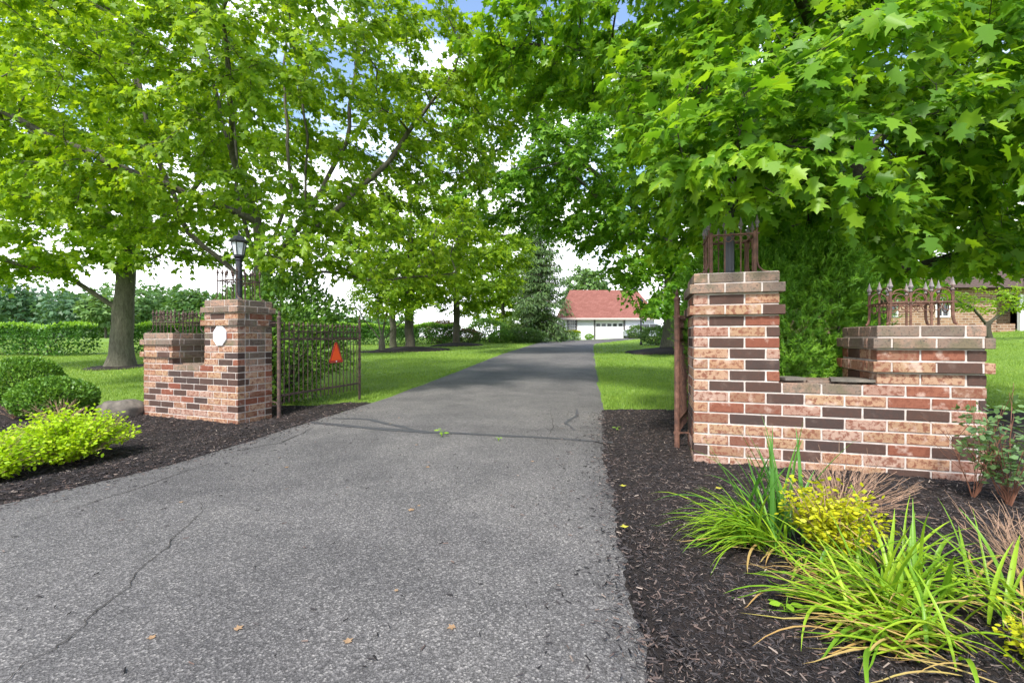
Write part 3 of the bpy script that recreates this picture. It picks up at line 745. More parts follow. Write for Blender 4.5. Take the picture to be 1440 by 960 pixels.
grow_tree('shade_tree', 'light green rounded tree left of the tall spruce', 'tree',
          [[(-.9,44,.8),(-.9,44,3),(-.8,44,9)]],
          [(420,(-.6,44,6.6),(4.6,3,5.0))], .2, M['maple_light'], M['bark'], .32, 'lobed', step=.7, kill=1.0, per=12, nleaf=8, spray=.9, keep=lambda p: p[:,2] > 1.9)
grow_tree('shade_tree', 'leafy tree filling the gap behind the yew and the right-hand maple', 'tree',
          [[(15.6,20,.7),(15.6,20,4),(15.8,20,9)]],
          [(420,(15.0,19.5,7.6),(6.5,4,5.0))], .3, M['maple'], M['bark_dark'], .26, 'lobed', step=.7, kill=1.0, per=12, nleaf=8, spray=.9, keep=lambda p: p[:,2] > 2.9)
grow_tree('ornamental_tree', 'low spreading yellow-green tree in front of the tan brick house', 'tree',
          [[(23.6,22.5,.95),(23.5,22.5,1.8),(22.6,22.3,2.6),(21.6,22,2.9)],[(23.5,22.5,1.8),(24.6,22.3,2.7),(26,22,3)]],
          [(130,(23.4,22.2,3.2),(3.3,1.8,.75))], .13, M['maple_light'], M['bark_dark'], .13, 'oval', step=.3, kill=.6, per=4, nleaf=8, spray=.4, keep=lambda p: p[:,2] > 2.3, flat=.2)
grow_tree('shade_tree', 'light green tree showing above the ridge of the red garage roof', 'tree',
          [[(10.9,68,1),(10.9,68,5),(10.9,68,9)]],
          [(220,(10.9,68,7.9),(3.4,3,4.0))], .25, M['pale_leaf'], M['bark'], .5, 'lobed', step=.8, kill=1.1, per=13, nleaf=7, spray=1.0)

def conifer(name, label, base, H, Rb, n_whorl, mat, size, keep_low=.06):
    base = np.array(base, float); root = thing(name, label, 'tree', base)
    tm = MB(); lm = MB()
    tm.tube([(0,0,-.1),(0,0,H*.5),(0,0,H*.98)], [H*.018, H*.011, .02], 8)
    P = []; D = []
    for k in range(n_whorl):
        t = keep_low + (1-keep_low)*(k+rng.uniform(0,.7))/n_whorl
        if t > .98: continue
        z = H*t; Lb = Rb*(1-t)**.75*rng.uniform(.75,1.15) + .15
        for b in range(rng.integers(5,9)):
            a = rng.uniform(0, 2*np.pi); L = Lb*rng.uniform(.6,1.12); s = np.linspace(0,1,7)
            rise = .25-.2*(1-t)
            pts = np.stack([np.cos(a)*L*s, np.sin(a)*L*s, z + L*(rise*s - .55*s**2*(1-t*.7) + .16*s**4)], -1)
            tm.tube(pts, np.linspace(.035,.006,7)*(L/Rb+.25), 4, cap=False)
            m = int(80*L/Rb)+18
            q = rng.uniform(.12,1,m); pp = np.stack([np.interp(q, s, pts[:,i]) for i in range(3)], -1)
            side = np.array([-np.sin(a), np.cos(a), 0]); w = rng.uniform(-1,1,m)*.36*L*(1-q*.75)
            pp = pp + side*w[:,None] + rng.normal(0,.05,(m,3)); pp[:,2] -= np.abs(w)*.35 + rng.uniform(0,.22,m)
            d = np.array([np.cos(a), np.sin(a), 0])*rng.uniform(.2,1,(m,1)) + side*np.sign(w)[:,None]*.6 + rng.normal(0,.25,(m,3)); d[:,2] -= rng.uniform(.2,1.2,m)
            P.append(pp); D.append(d)
    P = np.vstack(P); D = np.vstack(D)
    add_leaves(lm, P, D, np.array([0,0,1.0])+rng.normal(0,.5,P.shape), size*rng.uniform(.6,1.3,len(P)), 'frond')
    tm.build('trunk', M['bark'], root, smooth=True); lm.build('crown', mat, root); return root
conifer('spruce_tree', 'tall drooping spruce standing left of the white garage', (2.3,38.5,.78), 14.5, 3.4, 60, M['spruce'], .30)
conifer('spruce_tree', 'distant small spruce poking up behind the garage roof', (16.3,80,1.0), 10.4, 1.7, 22, M['blue_leaf'], .5)

def far_tree(label, base, r, H, mat, n, size, group=None):
    base = np.array(base, float); root = thing('tree', label, 'tree', base, group=group)
    tm = MB().tube([(0,0,-.2),(0,0,H*.45),(.1,0,H*.8)], [H*.03,H*.022,.05], 7)
    for k in range(6):
        a = k*1.05; tm.tube([(0,0,H*.3),(np.cos(a)*r*.5,np.sin(a)*r*.5,H*.6)], [.14,.04], 5, cap=False)
    lm = MB(); P = []; O = []
    for k in range(13):
        a = rng.uniform(0, 2*np.pi); q = rng.uniform(.1,.7); c = np.array([np.cos(a)*r*q, np.sin(a)*r*q, H*rng.uniform(.32,.82)])
        v = unit(rng.normal(size=(n//13,3))); rad = r*rng.uniform(.3,.55)*np.array([1,1,.75])
        P.append(c+v*rad*rng.uniform(.7,1.08,(len(v),1))); O.append(v)
    P = np.vstack(P); O = np.vstack(O)
    d = O+rng.normal(0,.5,P.shape)-np.array([0,0,.4])
    add_leaves(lm, P, d, O+np.array([0,0,.7])+rng.normal(0,.4,P.shape), size*rng.uniform(.6,1.3,len(P)), 'lobed')
    tm.build('trunk', M['bark'], root); lm.build('crown', mat, root); return root
for lab, x, y, r, H, mt in (
    ('dark rounded tree at the far left edge beyond the hedge', -88, 82, 8, 10.6, 'blue_leaf'),
    ('blue-green rounded tree beyond the left hedge, left of the big trunk', -71, 76, 5.6, 7.6, 'blue_leaf'),
    ('pale yellow-green small tree beyond the hedge next to the big trunk', -62.5, 70, 4.2, 6.3, 'pale_leaf'),
    ('tall mid-green tree far behind the hedge left of the stout trunk', -76, 95, 7, 12, 'far_leaf'),
    ('green tree far behind the hedge just right of the stout trunk', -54, 78, 5.5, 8.2, 'far_leaf'),
    ('broad tree far behind the left brick pier', -47, 80, 5, 8.6, 'far_leaf'),
    ('low pale tree far behind the left brick pillar', -38, 78, 4.6, 6.0, 'pale_leaf')):
    far_tree(lab, (x, y, .95), r, H, M[mt], 2600, .75)
wood = MB()
P = []; O = []
for k in range(60):
    x = -150 + k*2.6 if k < 48 else rng.uniform(-150,-60); y = 112 + rng.uniform(-5,8); h = rng.uniform(8,14)*(1 if x < -55 else .5)
    v = unit(rng.normal(size=(420,3))); v[:,2] = np.abs(v[:,2])
    P.append(np.array([x,y,1.0])+v*np.array([4.5,4,h])*rng.uniform(.55,1.0,(420,1))); O.append(v)
P = np.vstack(P); O = np.vstack(O)
add_leaves(wood, P, O+rng.normal(0,.5,P.shape)-np.array([0,0,.4]), O+rng.normal(0,.4,P.shape)+np.array([0,0,.6]), 1.3*rng.uniform(.6,1.3,len(P)), 'lobed')
tag(wood.build('far_wood', M['far_leaf']), 'far-off line of woodland closing the view beyond the left hedge', 'woodland', kind='stuff')

# mulch mounds round the trunks
for lx, ly, rx, ry, h in ((-5.4,24,2.0,1.7,.30),(-3.65,30,1.75,1.6,.27),(-6.3,22,1.1,.9,.12),(8.3,21.6,3.2,1.9,.40),(-12.9,15,1.1,1.0,.08)):
    rr = np.linspace(0, 1, 14); th = np.arange(40)*2*np.pi/40
    Q = []
    for q in rr:
        w = 1 + .1*np.sin(th*3+lx)+.05*np.sin(th*7)
        x = lx+rx*q*w*np.cos(th); y = ly+ry*q*w*np.sin(th)
        Q.append(np.stack([x, y, terrain(x,y)+h*(1-q)**.8*(1-.25*(1-q))+.02+.03*(vnoise(x,y,5,2)-.5) - (.05 if q == 1 else 0)], -1))
    V = np.array(Q).reshape(-1,3); i0 = (np.arange(13)[:,None]*40+np.arange(40)); i1 = (np.arange(13)[:,None]*40+(np.arange(40)+1) % 40)
    tag(MB().add(V, np.stack([i0,i0+40,i1+40,i1],-1).reshape(-1,4)).build('mulch_mound', M['mulch'], smooth=True), kind='structure')

# ------------------------------------------------------------------ shrubs and hedges
def lump(v, seed, amt):
    return 1 + amt*(np.sin(v[:,0]*5.1+seed)*np.sin(v[:,1]*4.3+seed*2)+.6*np.sin(v[:,2]*7.7+v[:,0]*3+seed*3))
def shrub(name, label, cat, base, r, H, n, size, mat, kind='oval', amt=.12, seed=1, stems=9, deep=.55, up=.5, cz=.45, stem_mat=None, group=None, extra=None, flatdroop=0.0):
    base = np.array(base, float); root = thing(name, label, cat, base, group=group)
    v = unit(rng.normal(size=(n,3))); q = rng.uniform(deep, 1.0, n)**.6
    rz = np.where(v[:,2] > 0, H*(1-cz), H*cz)
    P = np.stack([v[:,0]*r[0], v[:,1]*r[1], v[:,2]*rz+H*cz], -1)
    P = np.array([0,0,H*cz]) + (P-np.array([0,0,H*cz]))*(q*lump(v, seed, amt))[:,None]
    k = P[:,2] > .02; P, v = P[k], v[k]; n = len(P)
    d = v*.8+np.array([0,0,up])+rng.normal(0,.5,(n,3)); nn = v*.6+np.array([0,0,.8])+rng.normal(0,.45,(n,3))
    lm = MB(); add_leaves(lm, P, d, nn, size*rng.uniform(.6,1.25,n), kind)
    if extra:
        m2, n2, s2 = extra
        v = unit(rng.normal(size=(n2,3))+np.array([0,0,.9])); rz = np.where(v[:,2] > 0, H*(1-cz), H*cz)
        P = np.array([0,0,H*cz]) + np.stack([v[:,0]*r[0], v[:,1]*r[1], v[:,2]*rz], -1)*(lump(v, seed, amt)*rng.uniform(.94,1.07,n2))[:,None]
        k = P[:,2] > .05; P, v = P[k], v[k]
        add_leaves(lm, P, v*.6+np.array([0,0,.8])+rng.normal(0,.45,P.shape), v+np.array([0,0,.4])+rng.normal(0,.45,P.shape), s2*rng.uniform(.6,1.25,len(P)), kind, 1)
    lm.build('foliage', [mat, extra[0]] if extra else mat, root)
    sm = MB()
    for _ in range(stems):
        a = rng.uniform(0,2*np.pi); e = rng.uniform(.3,.8)
        p1 = np.array([np.cos(a)*r[0]*e, np.sin(a)*r[1]*e, H*rng.uniform(.5,.85)])
        sm.tube([(np.cos(a)*r[0]*.08, np.sin(a)*r[1]*.08, -.05), p1*np.array([.45,.45,.5])+rng.normal(0,.02,3)*H, p1], [.014*H+.003,.009*H+.002,.002], 5, cap=False)
    sm.build('stem', stem_mat or M['bark_dark'], root)
    return root
gz = lambda x, y: float(ground_z(x, y))
# golden spireas, clipped box, rock on the left bed
shrub('box_shrub', 'clipped rounded box shrub nearer the boulder', 'shrub', (-7.15,7.1,gz(-7.15,7.1)), (.56,.48), .62, 11000, .045, M['box'], amt=.04, seed=3, deep=.75)
shrub('box_shrub', 'clipped rounded box shrub at the left edge behind its twin', 'shrub', (-8.95,8.35,gz(-8.95,8.35)), (.60,.55), .86, 11000, .05, M['box'], amt=.04, seed=4, deep=.75)
def twigs(name, label, base, n, r, H, mat, spread=1.0, rad=.003, sub=3):
    root = thing(name, label, 'dry plant', base); mb = MB()
    for _ in range(n):
        a = rng.uniform(0,2*np.pi); q = rng.uniform(.2,1)*spread; L = H*rng.uniform(.6,1.1)
        s = np.linspace(0,1,6); bend = rng.uniform(-.25,.6)
        pts = np.stack([np.cos(a)*r*q*s**(1+bend*.4)+rng.normal(0,.006,6), np.sin(a)*r*q*s**(1+bend*.4)+rng.normal(0,.006,6), L*(s-.35*bend*s**2)*(1-.35*q*q)], -1); pts[0] *= .2
        mb.tube(pts, np.linspace(rad,rad*.4,6), 4, cap=False)
        for _ in range(sub):
            k = rng.integers(2,5); p = pts[k]; d = unit(pts[k+1]-pts[k-1]+rng.normal(0,.07,3)*H*1.5); l = H*rng.uniform(.12,.35)
            mb.tube([p, p+d*l*.5+rng.normal(0,.008,3), p+d*l+rng.normal(0,.012,3)], [rad*.6,rad*.5,rad*.25], 3, cap=False)
    mb.build('stem', mat, root); return root
twigs('dry_shrub', 'bare pinkish twiggy shrub in front of the clipped box', (-6.50,6.55,gz(-6.50,6.55)), 46, .40, .36, M['twig'])
twigs('dry_shrub', 'bare twiggy shrub at the left edge before the rear clipped box', (-7.55,6.9,gz(-7.55,6.9)), 26, .3, .40, M['twig'])
def boulder(label, base, r, rot, seed):
    root = thing('boulder', label, 'rock', base, rot); nu, nv = 40, 22
    th = np.arange(nu)*2*np.pi/nu; ph = np.linspace(-np.pi/2, np.pi/2, nv)
    x = np.cos(ph)[:,None]*np.cos(th); y = np.cos(ph)[:,None]*np.sin(th); z = np.repeat(np.sin(ph)[:,None], nu, 1)
    v = np.stack([x,y,z],-1).reshape(-1,3); v = np.sign(v)*np.abs(v)**.75
    d = 1+.10*np.sin(v[:,0]*3.1+seed)*np.cos(v[:,1]*2.7+seed)+.05*np.sin(v[:,0]*7+v[:,2]*6)+.04*(vnoise(v[:,0]+v[:,2],v[:,1]-v[:,2],5,seed)-.5)
    v = v*d[:,None]*np.array(r); i0 = (np.arange(nv-1)[:,None]*nu+np.arange(nu)); i1 = (np.arange(nv-1)[:,None]*nu+(np.arange(nu)+1) % nu)
    MB().add(v, np.stack([i0,i1,i1+nu,i0+nu],-1).reshape(-1,4)).build('rock', M['stone'], root, smooth=True)
boulder('grey-brown boulder lying in mulch against the left end of the left brick wall', (-6.15,7.15,gz(-6.15,7.15)+.09), (.29,.21,.17), R(20), 2)

def hedge(label, a, b, w, H, n, mat, new, size=.10, seed=1):
    a = np.array(a, float); b = np.array(b, float); L = np.linalg.norm(b-a); u = (b-a)/L; nrm = np.array([-u[1],u[0]])
    z0 = float(terrain(*(a+b)/2)); base = np.array([*(a+b)/2, z0]); root = thing('hedge', label, 'hedge', base)
    def P_at(s, t, h):  # s along, t across -1..1, h 0..1
        bul = 1+.22*np.sin(s*1.9+seed)+.14*np.sin(s*4.3+2*seed); top = H*(1+.06*np.sin(s*1.1+seed)+.05*np.sin(s*3.1+seed))
        w2 = w*.5*bul*(1-.25*h**3)
        xy = a+(s[:,None])*u+nrm*(t*w2)[:,None]
        return np.c_[xy, terrain(xy[:,0],xy[:,1])+top*h]-base
    s = rng.uniform(0,L,n); face = rng.random(n); h = np.clip(rng.random(n)**.8, .03, 1); t = np.where(rng.random(n) < .5, 1, -1)*rng.uniform(.7,1.02,n)
    topf = face > .72; h = np.where(topf, rng.uniform(.86,1.0,n), h); t = np.where(topf, rng.uniform(-1,1,n), t)
    P = P_at(s,t,h); out = np.c_[nrm[None]*np.sign(t)[:,None]*np.where(topf,.3,1)[:,None], np.where(topf,1,.25)]
    lm = MB(); add_leaves(lm, P, out+rng.normal(0,.6,P.shape)+np.array([0,0,.2]), out+np.array([0,0,.7])+rng.normal(0,.45,P.shape), size*rng.uniform(.6,1.3,n), 'oval')
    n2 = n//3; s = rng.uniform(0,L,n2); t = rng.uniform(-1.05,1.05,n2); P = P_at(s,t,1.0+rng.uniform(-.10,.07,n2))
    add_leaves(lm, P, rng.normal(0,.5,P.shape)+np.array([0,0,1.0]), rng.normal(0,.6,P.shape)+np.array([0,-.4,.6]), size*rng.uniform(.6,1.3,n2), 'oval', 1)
    lm.build('foliage', [mat, new], root)
    for k in range(int(L*1.6)):
        sm = MB()
        p = P_at(np.array([rng.uniform(0,L)]), np.array([rng.uniform(-.4,.4)]), np.array([0.0]))[0]; q = P_at(np.array([np.clip(np.dot(p[:2]+base[:2]-a,u)+rng.uniform(-.4,.4),0,L)]), np.array([rng.uniform(-.6,.6)]), np.array([.8]))[0]
        sm.tube([p-np.array([0,0,.05]), (p+q)/2, q], [.03,.02,.008], 5, cap=False).build('stem', M['bark_dark'], root)
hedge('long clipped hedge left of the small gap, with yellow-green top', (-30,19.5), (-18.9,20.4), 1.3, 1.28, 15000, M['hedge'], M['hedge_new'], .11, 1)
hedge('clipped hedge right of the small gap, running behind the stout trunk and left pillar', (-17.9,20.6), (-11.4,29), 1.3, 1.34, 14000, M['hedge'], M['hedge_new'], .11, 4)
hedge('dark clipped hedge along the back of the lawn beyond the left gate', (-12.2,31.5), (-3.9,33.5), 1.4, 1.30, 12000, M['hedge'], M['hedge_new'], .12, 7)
hedge('low yellow-green clipped hedge under the garage window', (3.85,43.2), (6.45,43.2), .9, .86, 6000, M['hedge_new'], M['gold'], .09, 2)
shrub('shrub', 'small bright shrub between garage window and door', 'shrub', (7.5,44.2,.93), (.42,.3), .55, 900, .09, M['hedge_new'], stems=5)
shrub('shrub', 'reddish-brown rounded shrub left of the slim dark trunk', 'shrub', (-5.2,34.6,.7), (1.5,1.1), 1.75, 4200, .12, M['shrub_red'], stems=9, cz=.5)
shrub('shrub', 'low pale tan shrub just right of the slim dark trunk', 'shrub', (-3.3,34.4,.7), (1.0,.8), 1.05, 2400, .11, M['olive'], stems=8, extra=(M['shrub_red'],700,.11))
shrub('shrub', 'dark green shrub behind the slim trunk tree', 'shrub', (-2.0,37,.75), (1.8,1.2), 2.0, 4200, .14, M['box'], stems=7)
shrub('shrub', 'wide low green shrub at the driveway edge under the spruce', 'shrub', (1.0,35.6,.72), (1.75,1.1), 1.15, 4200, .13, M['olive'], stems=8)
shrub('shrub', 'low sprawling shrub left of the one at the driveway edge', 'shrub', (-.75,35.2,.72), (1.0,.9), 1.0, 2600, .12, M['box'], stems=6)
shrub('shrub', 'tall loose green shrub at the foot of the spruce', 'shrub', (1.6,38.6,.76), (2.2,1.4), 3.0, 6500, .16, M['olive'], stems=9, amt=.2)
shrub('shrub', 'bushy shrub hiding the right part of the garage door', 'shrub', (11.4,41.2,.98), (1.0,.8), 1.25, 2600, .12, M['olive'], stems=7, amt=.2)
shrub('shrub', 'low leafy shrub before the mulch mound right of the lamp post', 'shrub', (9.3,29.2,.7), (1.1,.9), 1.15, 3000, .11, M['olive'], stems=8, amt=.2)
shrub('shrub', 'grey-green shrub beside the pale trunk on the right lawn', 'shrub', (8.9,25,.6), (.85,.7), 1.45, 2800, .11, M['box'], stems=7, amt=.2)
# broad-leaved shrub behind the left pillar
shrub('holly_shrub', 'dense broad-leaved evergreen shrub pushing through the left gate behind the pillar', 'shrub', (-4.35,8.55,.0), (1.25,.75), 2.35, 9000, .085, M['box'], amt=.2, seed=9, stems=16, deep=.5, extra=(M['olive'],700,.07))

def yew(label, base, rotz, x0, x1, y0, y1, H, n_t):
    root = thing('yew_shrub', label, 'shrub', base, rotz); lm = MB()
    cx, cy = (x0+x1)/2, (y0+y1)/2; hx, hy = (x1-x0)/2, (y1-y0)/2
    a = rng.uniform(0,2*np.pi,n_t); zz = H*(rng.random(n_t)**.85); top = rng.random(n_t) < .22
    q = np.where(top, np.sqrt(rng.random(n_t)), rng.uniform(.72,1.02,n_t)); zz = np.where(top, H*rng.uniform(.92,1.03,n_t), zz)
    sq = 1/np.maximum(np.abs(np.cos(a)), np.abs(np.sin(a)))**.55
    prof = np.clip(.82+.2*np.sin(zz/H*2.6), 0, 1.05)*np.where(zz > H*.85, 1-.35*((zz/H-.85)/.15)**2, 1)
    lumpy = 1+.10*np.sin(a*6+zz*4)+.07*np.sin(a*11-zz*7)
    P = np.stack([cx+hx*np.cos(a)*q*sq*prof*lumpy, cy+hy*np.sin(a)*q*sq*prof*lumpy, np.maximum(zz,.05)*(1+.03*np.sin(a*5))], -1)
    out = np.stack([np.cos(a), np.sin(a), np.where(top,1.2,.35)], -1)
    ax = unit(unit(out)*.7+np.array([0,0,.55])+rng.normal(0,.35,P.shape))
    m = 18; L = rng.uniform(.06,.14,len(P))
    t = np.linspace(.05,1,m); PP = P[:,None,:]+ax[:,None,:]*(L[:,None]*t)[...,None]
    th = rng.uniform(0,2*np.pi,(len(P),m)); s1 = unit(np.cross(ax,[.3,.2,1.0])); s2 = np.cross(ax,s1)
    rad = np.cos(th)[...,None]*s1[:,None,:]+np.sin(th)[...,None]*s2[:,None,:]
    D = rad+ax[:,None,:]*(.35+.9*t)[None,:,None]; NN = ax[:,None,:]-rad*.3+rng.normal(0,.2,D.shape)
    S = .040*rng.uniform(.7,1.2,(len(P),m))*(1.05-.45*t)[None]
    new = (rng.random(len(P)) < .34)
    for mi_, k in ((0, ~new), (1, new)):
        add_leaves(lm, PP[k].reshape(-1,3), D[k].reshape(-1,3), NN[k].reshape(-1,3), S[k].ravel()*1.25, 'needle', mi_)
    lm.build('foliage', [M['yew'], M['yew_tip']], root)
    for _ in range(14):
        sm = MB(); p = np.array([rng.uniform(x0+.15,x1-.15), rng.uniform(y0+.1,y1-.1), 0]); sm.tube([(cx*.6+p[0]*.4,cy*.6+p[1]*.4,-.05), p*np.array([.95,.95,1])+np.array([0,0,H*.4]), p+np.array([rng.uniform(-.1,.1),0,H*.9])], [.03,.018,.006], 5, cap=False); sm.build('stem', M['bark_dark'], root)

# ------------------------------------------------------------------ brick gate walls
BW, CH, J = .292, .096, .014
def course(mb, x0, x1, y0, y1, z, odd, phase=0.0, pick=None, proj=0.0, skip=()):
    """one ring of bricks; faces: front/back along x, sides between them"""
    x0 -= proj; x1 += proj; y0 -= proj; y1 += proj
    z0, z1 = z+J/2, z+CH-J/2; dp = .115
    def cuts(a, b, off):
        c = [a]; k = a + off
        while k < b-.045:
            if k > a+.045: c.append(k)
            k += BW
        c.append(b); return c
    off = (.125 if odd else BW)+phase
    for face, yy0, yy1 in (('front', y0, y0+dp), ('back', y1-dp, y1)):
        if face in skip: continue
        c = cuts(x0, x1, off)
        for a, b in zip(c[:-1], c[1:]):
            o = rng.uniform(-.0012,.0012); e0 = 0 if a == x0 else J/2; e1 = 0 if b == x1 else J/2
            mt = pick(face, (a+b)/2, z) if pick else 0
            mb.box((a+e0, yy0+o, z0), (b-e1, yy1+o, z1), mt, jit=.0014, bev=.004)
    for face, xx0, xx1 in (('left', x0, x0+dp), ('right', x1-dp, x1)):
        if face in skip: continue
        c = cuts(y0+dp+J, y1-dp-J, .06 if odd else .2)
        for a, b in zip(c[:-1], c[1:]):
            o = rng.uniform(-.0012,.0012); mt = pick(face, (a+b)/2, z) if pick else 0
            mb.box((xx0+o, a+(0 if a == c[0] else J/2), z0), (xx1+o, b-(0 if b == c[-1] else J/2), z1), mt, jit=.0014, bev=.004)
MATS = None
def gate_wall(label, origin, rotz, pil, pier, low, zt=(1.745,1.265,.785), D=.70, zb=-.36, pick=None):
    root = thing('gate_wall', label, 'brick wall', origin, rotz)
    mats = [M['brick'], M['cap'], M['stain'], M['mortar']]
    x0 = min(pil[0],pier[0]); x1 = max(pil[1],pier[1]); g = .007
    nb = round((zt[2]-zb)/CH); zb = zt[2]-nb*CH
    mb = MB(); mb.box((x0+g,g,zb),(x1-g,D-g,zt[2]-.012), 3)
    for k in range(nb):
        z = zb+k*CH
        p2 = pick
        if k == nb-1: p2 = lambda f, x, z: 1 if low[0] < x < low[1] else (pick(f,x,z) if pick else 0)
        course(mb, x0, x1, 0, D, z, k % 2, pick=p2)
    # soldier course on top of the low part
    nx = 3; w = (low[1]-low[0]-.03)/nx
    for k in range(nx):
        for r_ in range(2): mb.box((low[0]+.015+k*w+.006, .13+r_*.22, zt[2]-.03), (low[0]+.015+(k+1)*w-.006, .34+r_*.22, zt[2]+.004+rng.uniform(0,.008)), 1, jit=.004, bev=.006)
    mb.build('low_wall', mats, root)
    for nm, (a, b), top in (('pillar', pil, zt[0]), ('pier', pier, zt[1])):
        mb = MB(); mb.box((a+g,g,zt[2]-.012),(b-g,D-g,top-.004), 3); n = round((top-zt[2])/CH)
        cm = MB()
        for q in (2,4): cm.box((a-.04+.012,-.04+.012,top-q*CH+.012),(b+.04-.012,D+.04-.012,top-(q-1)*CH-.012),3)
        cm.box((a+.012,.012,top-.02),(b-.012,D-.012,top-.002),1, jit=.003)
        for k in range(n):
            z = zt[2]+k*CH; r_ = n-1-k
            if r_ == 0: course(cm, a, b, 0, D, z, k % 2, pick=lambda f,x,z: 1)
            elif r_ == 1: course(cm, a, b, 0, D, z, k % 2, pick=lambda f,x,z: 1 if rng.random() < .8 else 2, proj=.036)
            elif r_ == 3: course(cm, a, b, 0, D, z, k % 2, pick=pick, proj=.036)
            elif r_ == 2: course(cm, a, b, 0, D, z, k % 2, pick=pick)
            else: course(mb, a, b, 0, D, z, k % 2, pick=pick)
        po = mb.build(nm, mats, root); cm.build('cap', mats, po)
    return root
RW = (1.64,4.11,0); RR = R(-17)
def pickR(f, x, z): return 2 if (x > 1.2 and z > 1.0 and rng.random() < .4) else 0
gate_wall('nearer brick gate wall, right of the driveway, with square pillar left and low pier right', RW, RR, (0,.69), (1.39,2.10), (.69,1.39), pick=pickR)
LW = (-5.87,7.25,-.03); LR = R(-21)
def pickL(f, x, z):
    if f == 'right' and z > .95: return 2 if rng.random() < .65 else 0
    if x < .75 and z > .72 and f != 'front': return 2
    return 2 if (z > 1.0 and rng.random() < .2) else 0
gate_wall('brick gate wall left of the driveway carrying the white octagonal plaque', LW, LR, (1.40,2.09), (0,.69), (.69,1.40), D=.58, pick=pickL)
def W2(org, rot, x, y, z):
    c, s = math.cos(rot), math.sin(rot); return (org[0]+c*x-s*y, org[1]+s*x+c*y, org[2]+z)
yew('tall dense yew shrub standing behind the low middle of the right brick wall', W2(RW,RR,0,0,0), RR, .04, 1.80, .74, 2.0, 2.10, 15000)
# loose slates on the low wall
for lab, x, w, rz, d in (('small loose slate on the low wall against the right pillar', .80, .10, .3, .10), ('wider loose slate on the low wall against the right pier', 1.26, .17, -.1, .12)):
    t = thing('slate', lab, 'stone slab', W2(RW,RR,x,.13,.799), RR+rz)
    pts = [(-w,-d),(-.3*w,-d*1.1),(w*.9,-d*.8),(w,.6*d),(.1*w,d),(-w*.85,d*.7)]
    MB().prism(pts, 0, .022, 'xy').build('slab', M['stone'], t)

# ------------------------------------------------------------------ wrought iron
SPEAR = [(.005,0),(.016,.012),(.007,.022),(.021,.045),(.012,.07),(.001,.115)]
mb = MB(); mb.lathe(SPEAR, 4); spear_src = None
def iron_bar(root, x, y, h, r, mat, foot=None, spear=True, thick=False, fs=1.0):
    mb = MB()
    if foot is not None:
        fx, fy = foot
        mb.tube([(x+fx*.11,y+fy*.11,.008),(x+fx*.05,y+fy*.05,.02),(x+fx*.012,y+fy*.012,.06),(x,y,.11),(x,y,h)], r, 6)
    else: mb.tube([(x,y,0),(x,y,h*.5),(x,y,h)], r, 6)
    if thick: mb.tube([(x-.018*np.sign(foot[0]) if foot else x,y,0),(x-.018*np.sign(foot[0]) if foot else x,y,h*.93)], .016, 8)
    o = mb.build('bar', mat, root, smooth=False)
    if spear:
        f = MB().lathe([(a*fs,b*fs+h) for a,b in SPEAR], 6, c=(x,y,0)); f.build('finial', M['tip'] if mat == M['rust'] else M['iron'], o)
    return o
def ring(mb, c, r, t, axis='y', n=14, a0=0, a1=2*np.pi):
    a = np.linspace(a0, a1, n); P = np.zeros((n,3)); P += np.array(c)
    if axis == 'y': P[:,0] += r*np.cos(a); P[:,2] += r*np.sin(a)
    else: P[:,1] += r*np.cos(a); P[:,2] += r*np.sin(a)
    mb.tube(P, t, 5, cap=False)
def cresting(label, loc, rot, hx, hy, nx, ny, h, rail, mat, scroll_top=False, thick=True, r=.0065, flare=1.0):
    root = thing('iron_cresting', label, 'iron railing', loc, rot, 'iron crestings on the brick caps')
    X = np.linspace(-hx, hx, nx); Yy = np.linspace(-hy, hy, ny)
    for y in (-hy, hy):
        for i, x in enumerate(X):
            c = i in (0, nx-1)
            iron_bar(root, x, y, h*(1.0 if not c else 1.03), r*(1.25 if c else 1), mat, foot=(np.sign(x)*flare,0) if c else None, thick=c and thick)
    for x in (-hx, hx):
        for y in Yy[1:-1]: iron_bar(root, x, y, h, r, mat)
    for y in (-hy, hy):
        m = MB(); m.box((-hx-.02,y-.012,rail-.006),(hx+.02,y+.012,rail+.006)); m.build('rail', mat, root)
    for x in (-hx, hx):
        m = MB(); m.box((x-.012,-hy+.012,rail-.0065),(x+.012,hy-.012,rail+.0055)); m.build('rail', mat, root)
    for y in (-hy, hy):
        m = MB()
        for a, b in zip(X[:-1], X[1:]):
            w = (b-a)/2
            ring(m, ((a+b)/2-w*.5, y, rail-.006-w*.45), w*.42, .004); ring(m, ((a+b)/2+w*.5, y, rail-.006-w*.45), w*.42, .004)
            if scroll_top:
                ring(m, ((a+b)/2, y, h*.86), w*.92, .005, a0=0, a1=np.pi); ring(m, ((a+b)/2, y, h*.80), w*.55, .004)
        m.build('scrollwork', mat, root)
    for x in (-hx, hx):
        m = MB()
        for a, b in zip(Yy[:-1], Yy[1:]):
            w = (b-a)/2
            if not scroll_top:
                m2 = MB(); ring(m2, (x, (a+b)/2, rail-.006-w*.4), w*.45, .004, 'x'); m2.build('scrollwork', mat, root); continue
            ring(m, (x, (a+b)/2, rail-.006-w*.4), w*.45, .004, 'x')
            if scroll_top: ring(m, (x, (a+b)/2, h*.86), w*.9, .005, 'x', a0=0, a1=np.pi)
        if m.v: m.build('scrollwork', mat, root)
    return root
cresting('rusty iron cresting round the lamp post on the tall right pillar', W2(RW,RR,.345,.35,1.745), RR, .20, .20, 4, 3, .40, .36, M['rust'])
cresting('rusty scrolled iron cresting on the low right pier', W2(RW,RR,1.75,.33,1.268), RR, .21, .19, 4, 3, .27, .19, M['rust'], scroll_top=True, thick=False, r=.0085, flare=.25)
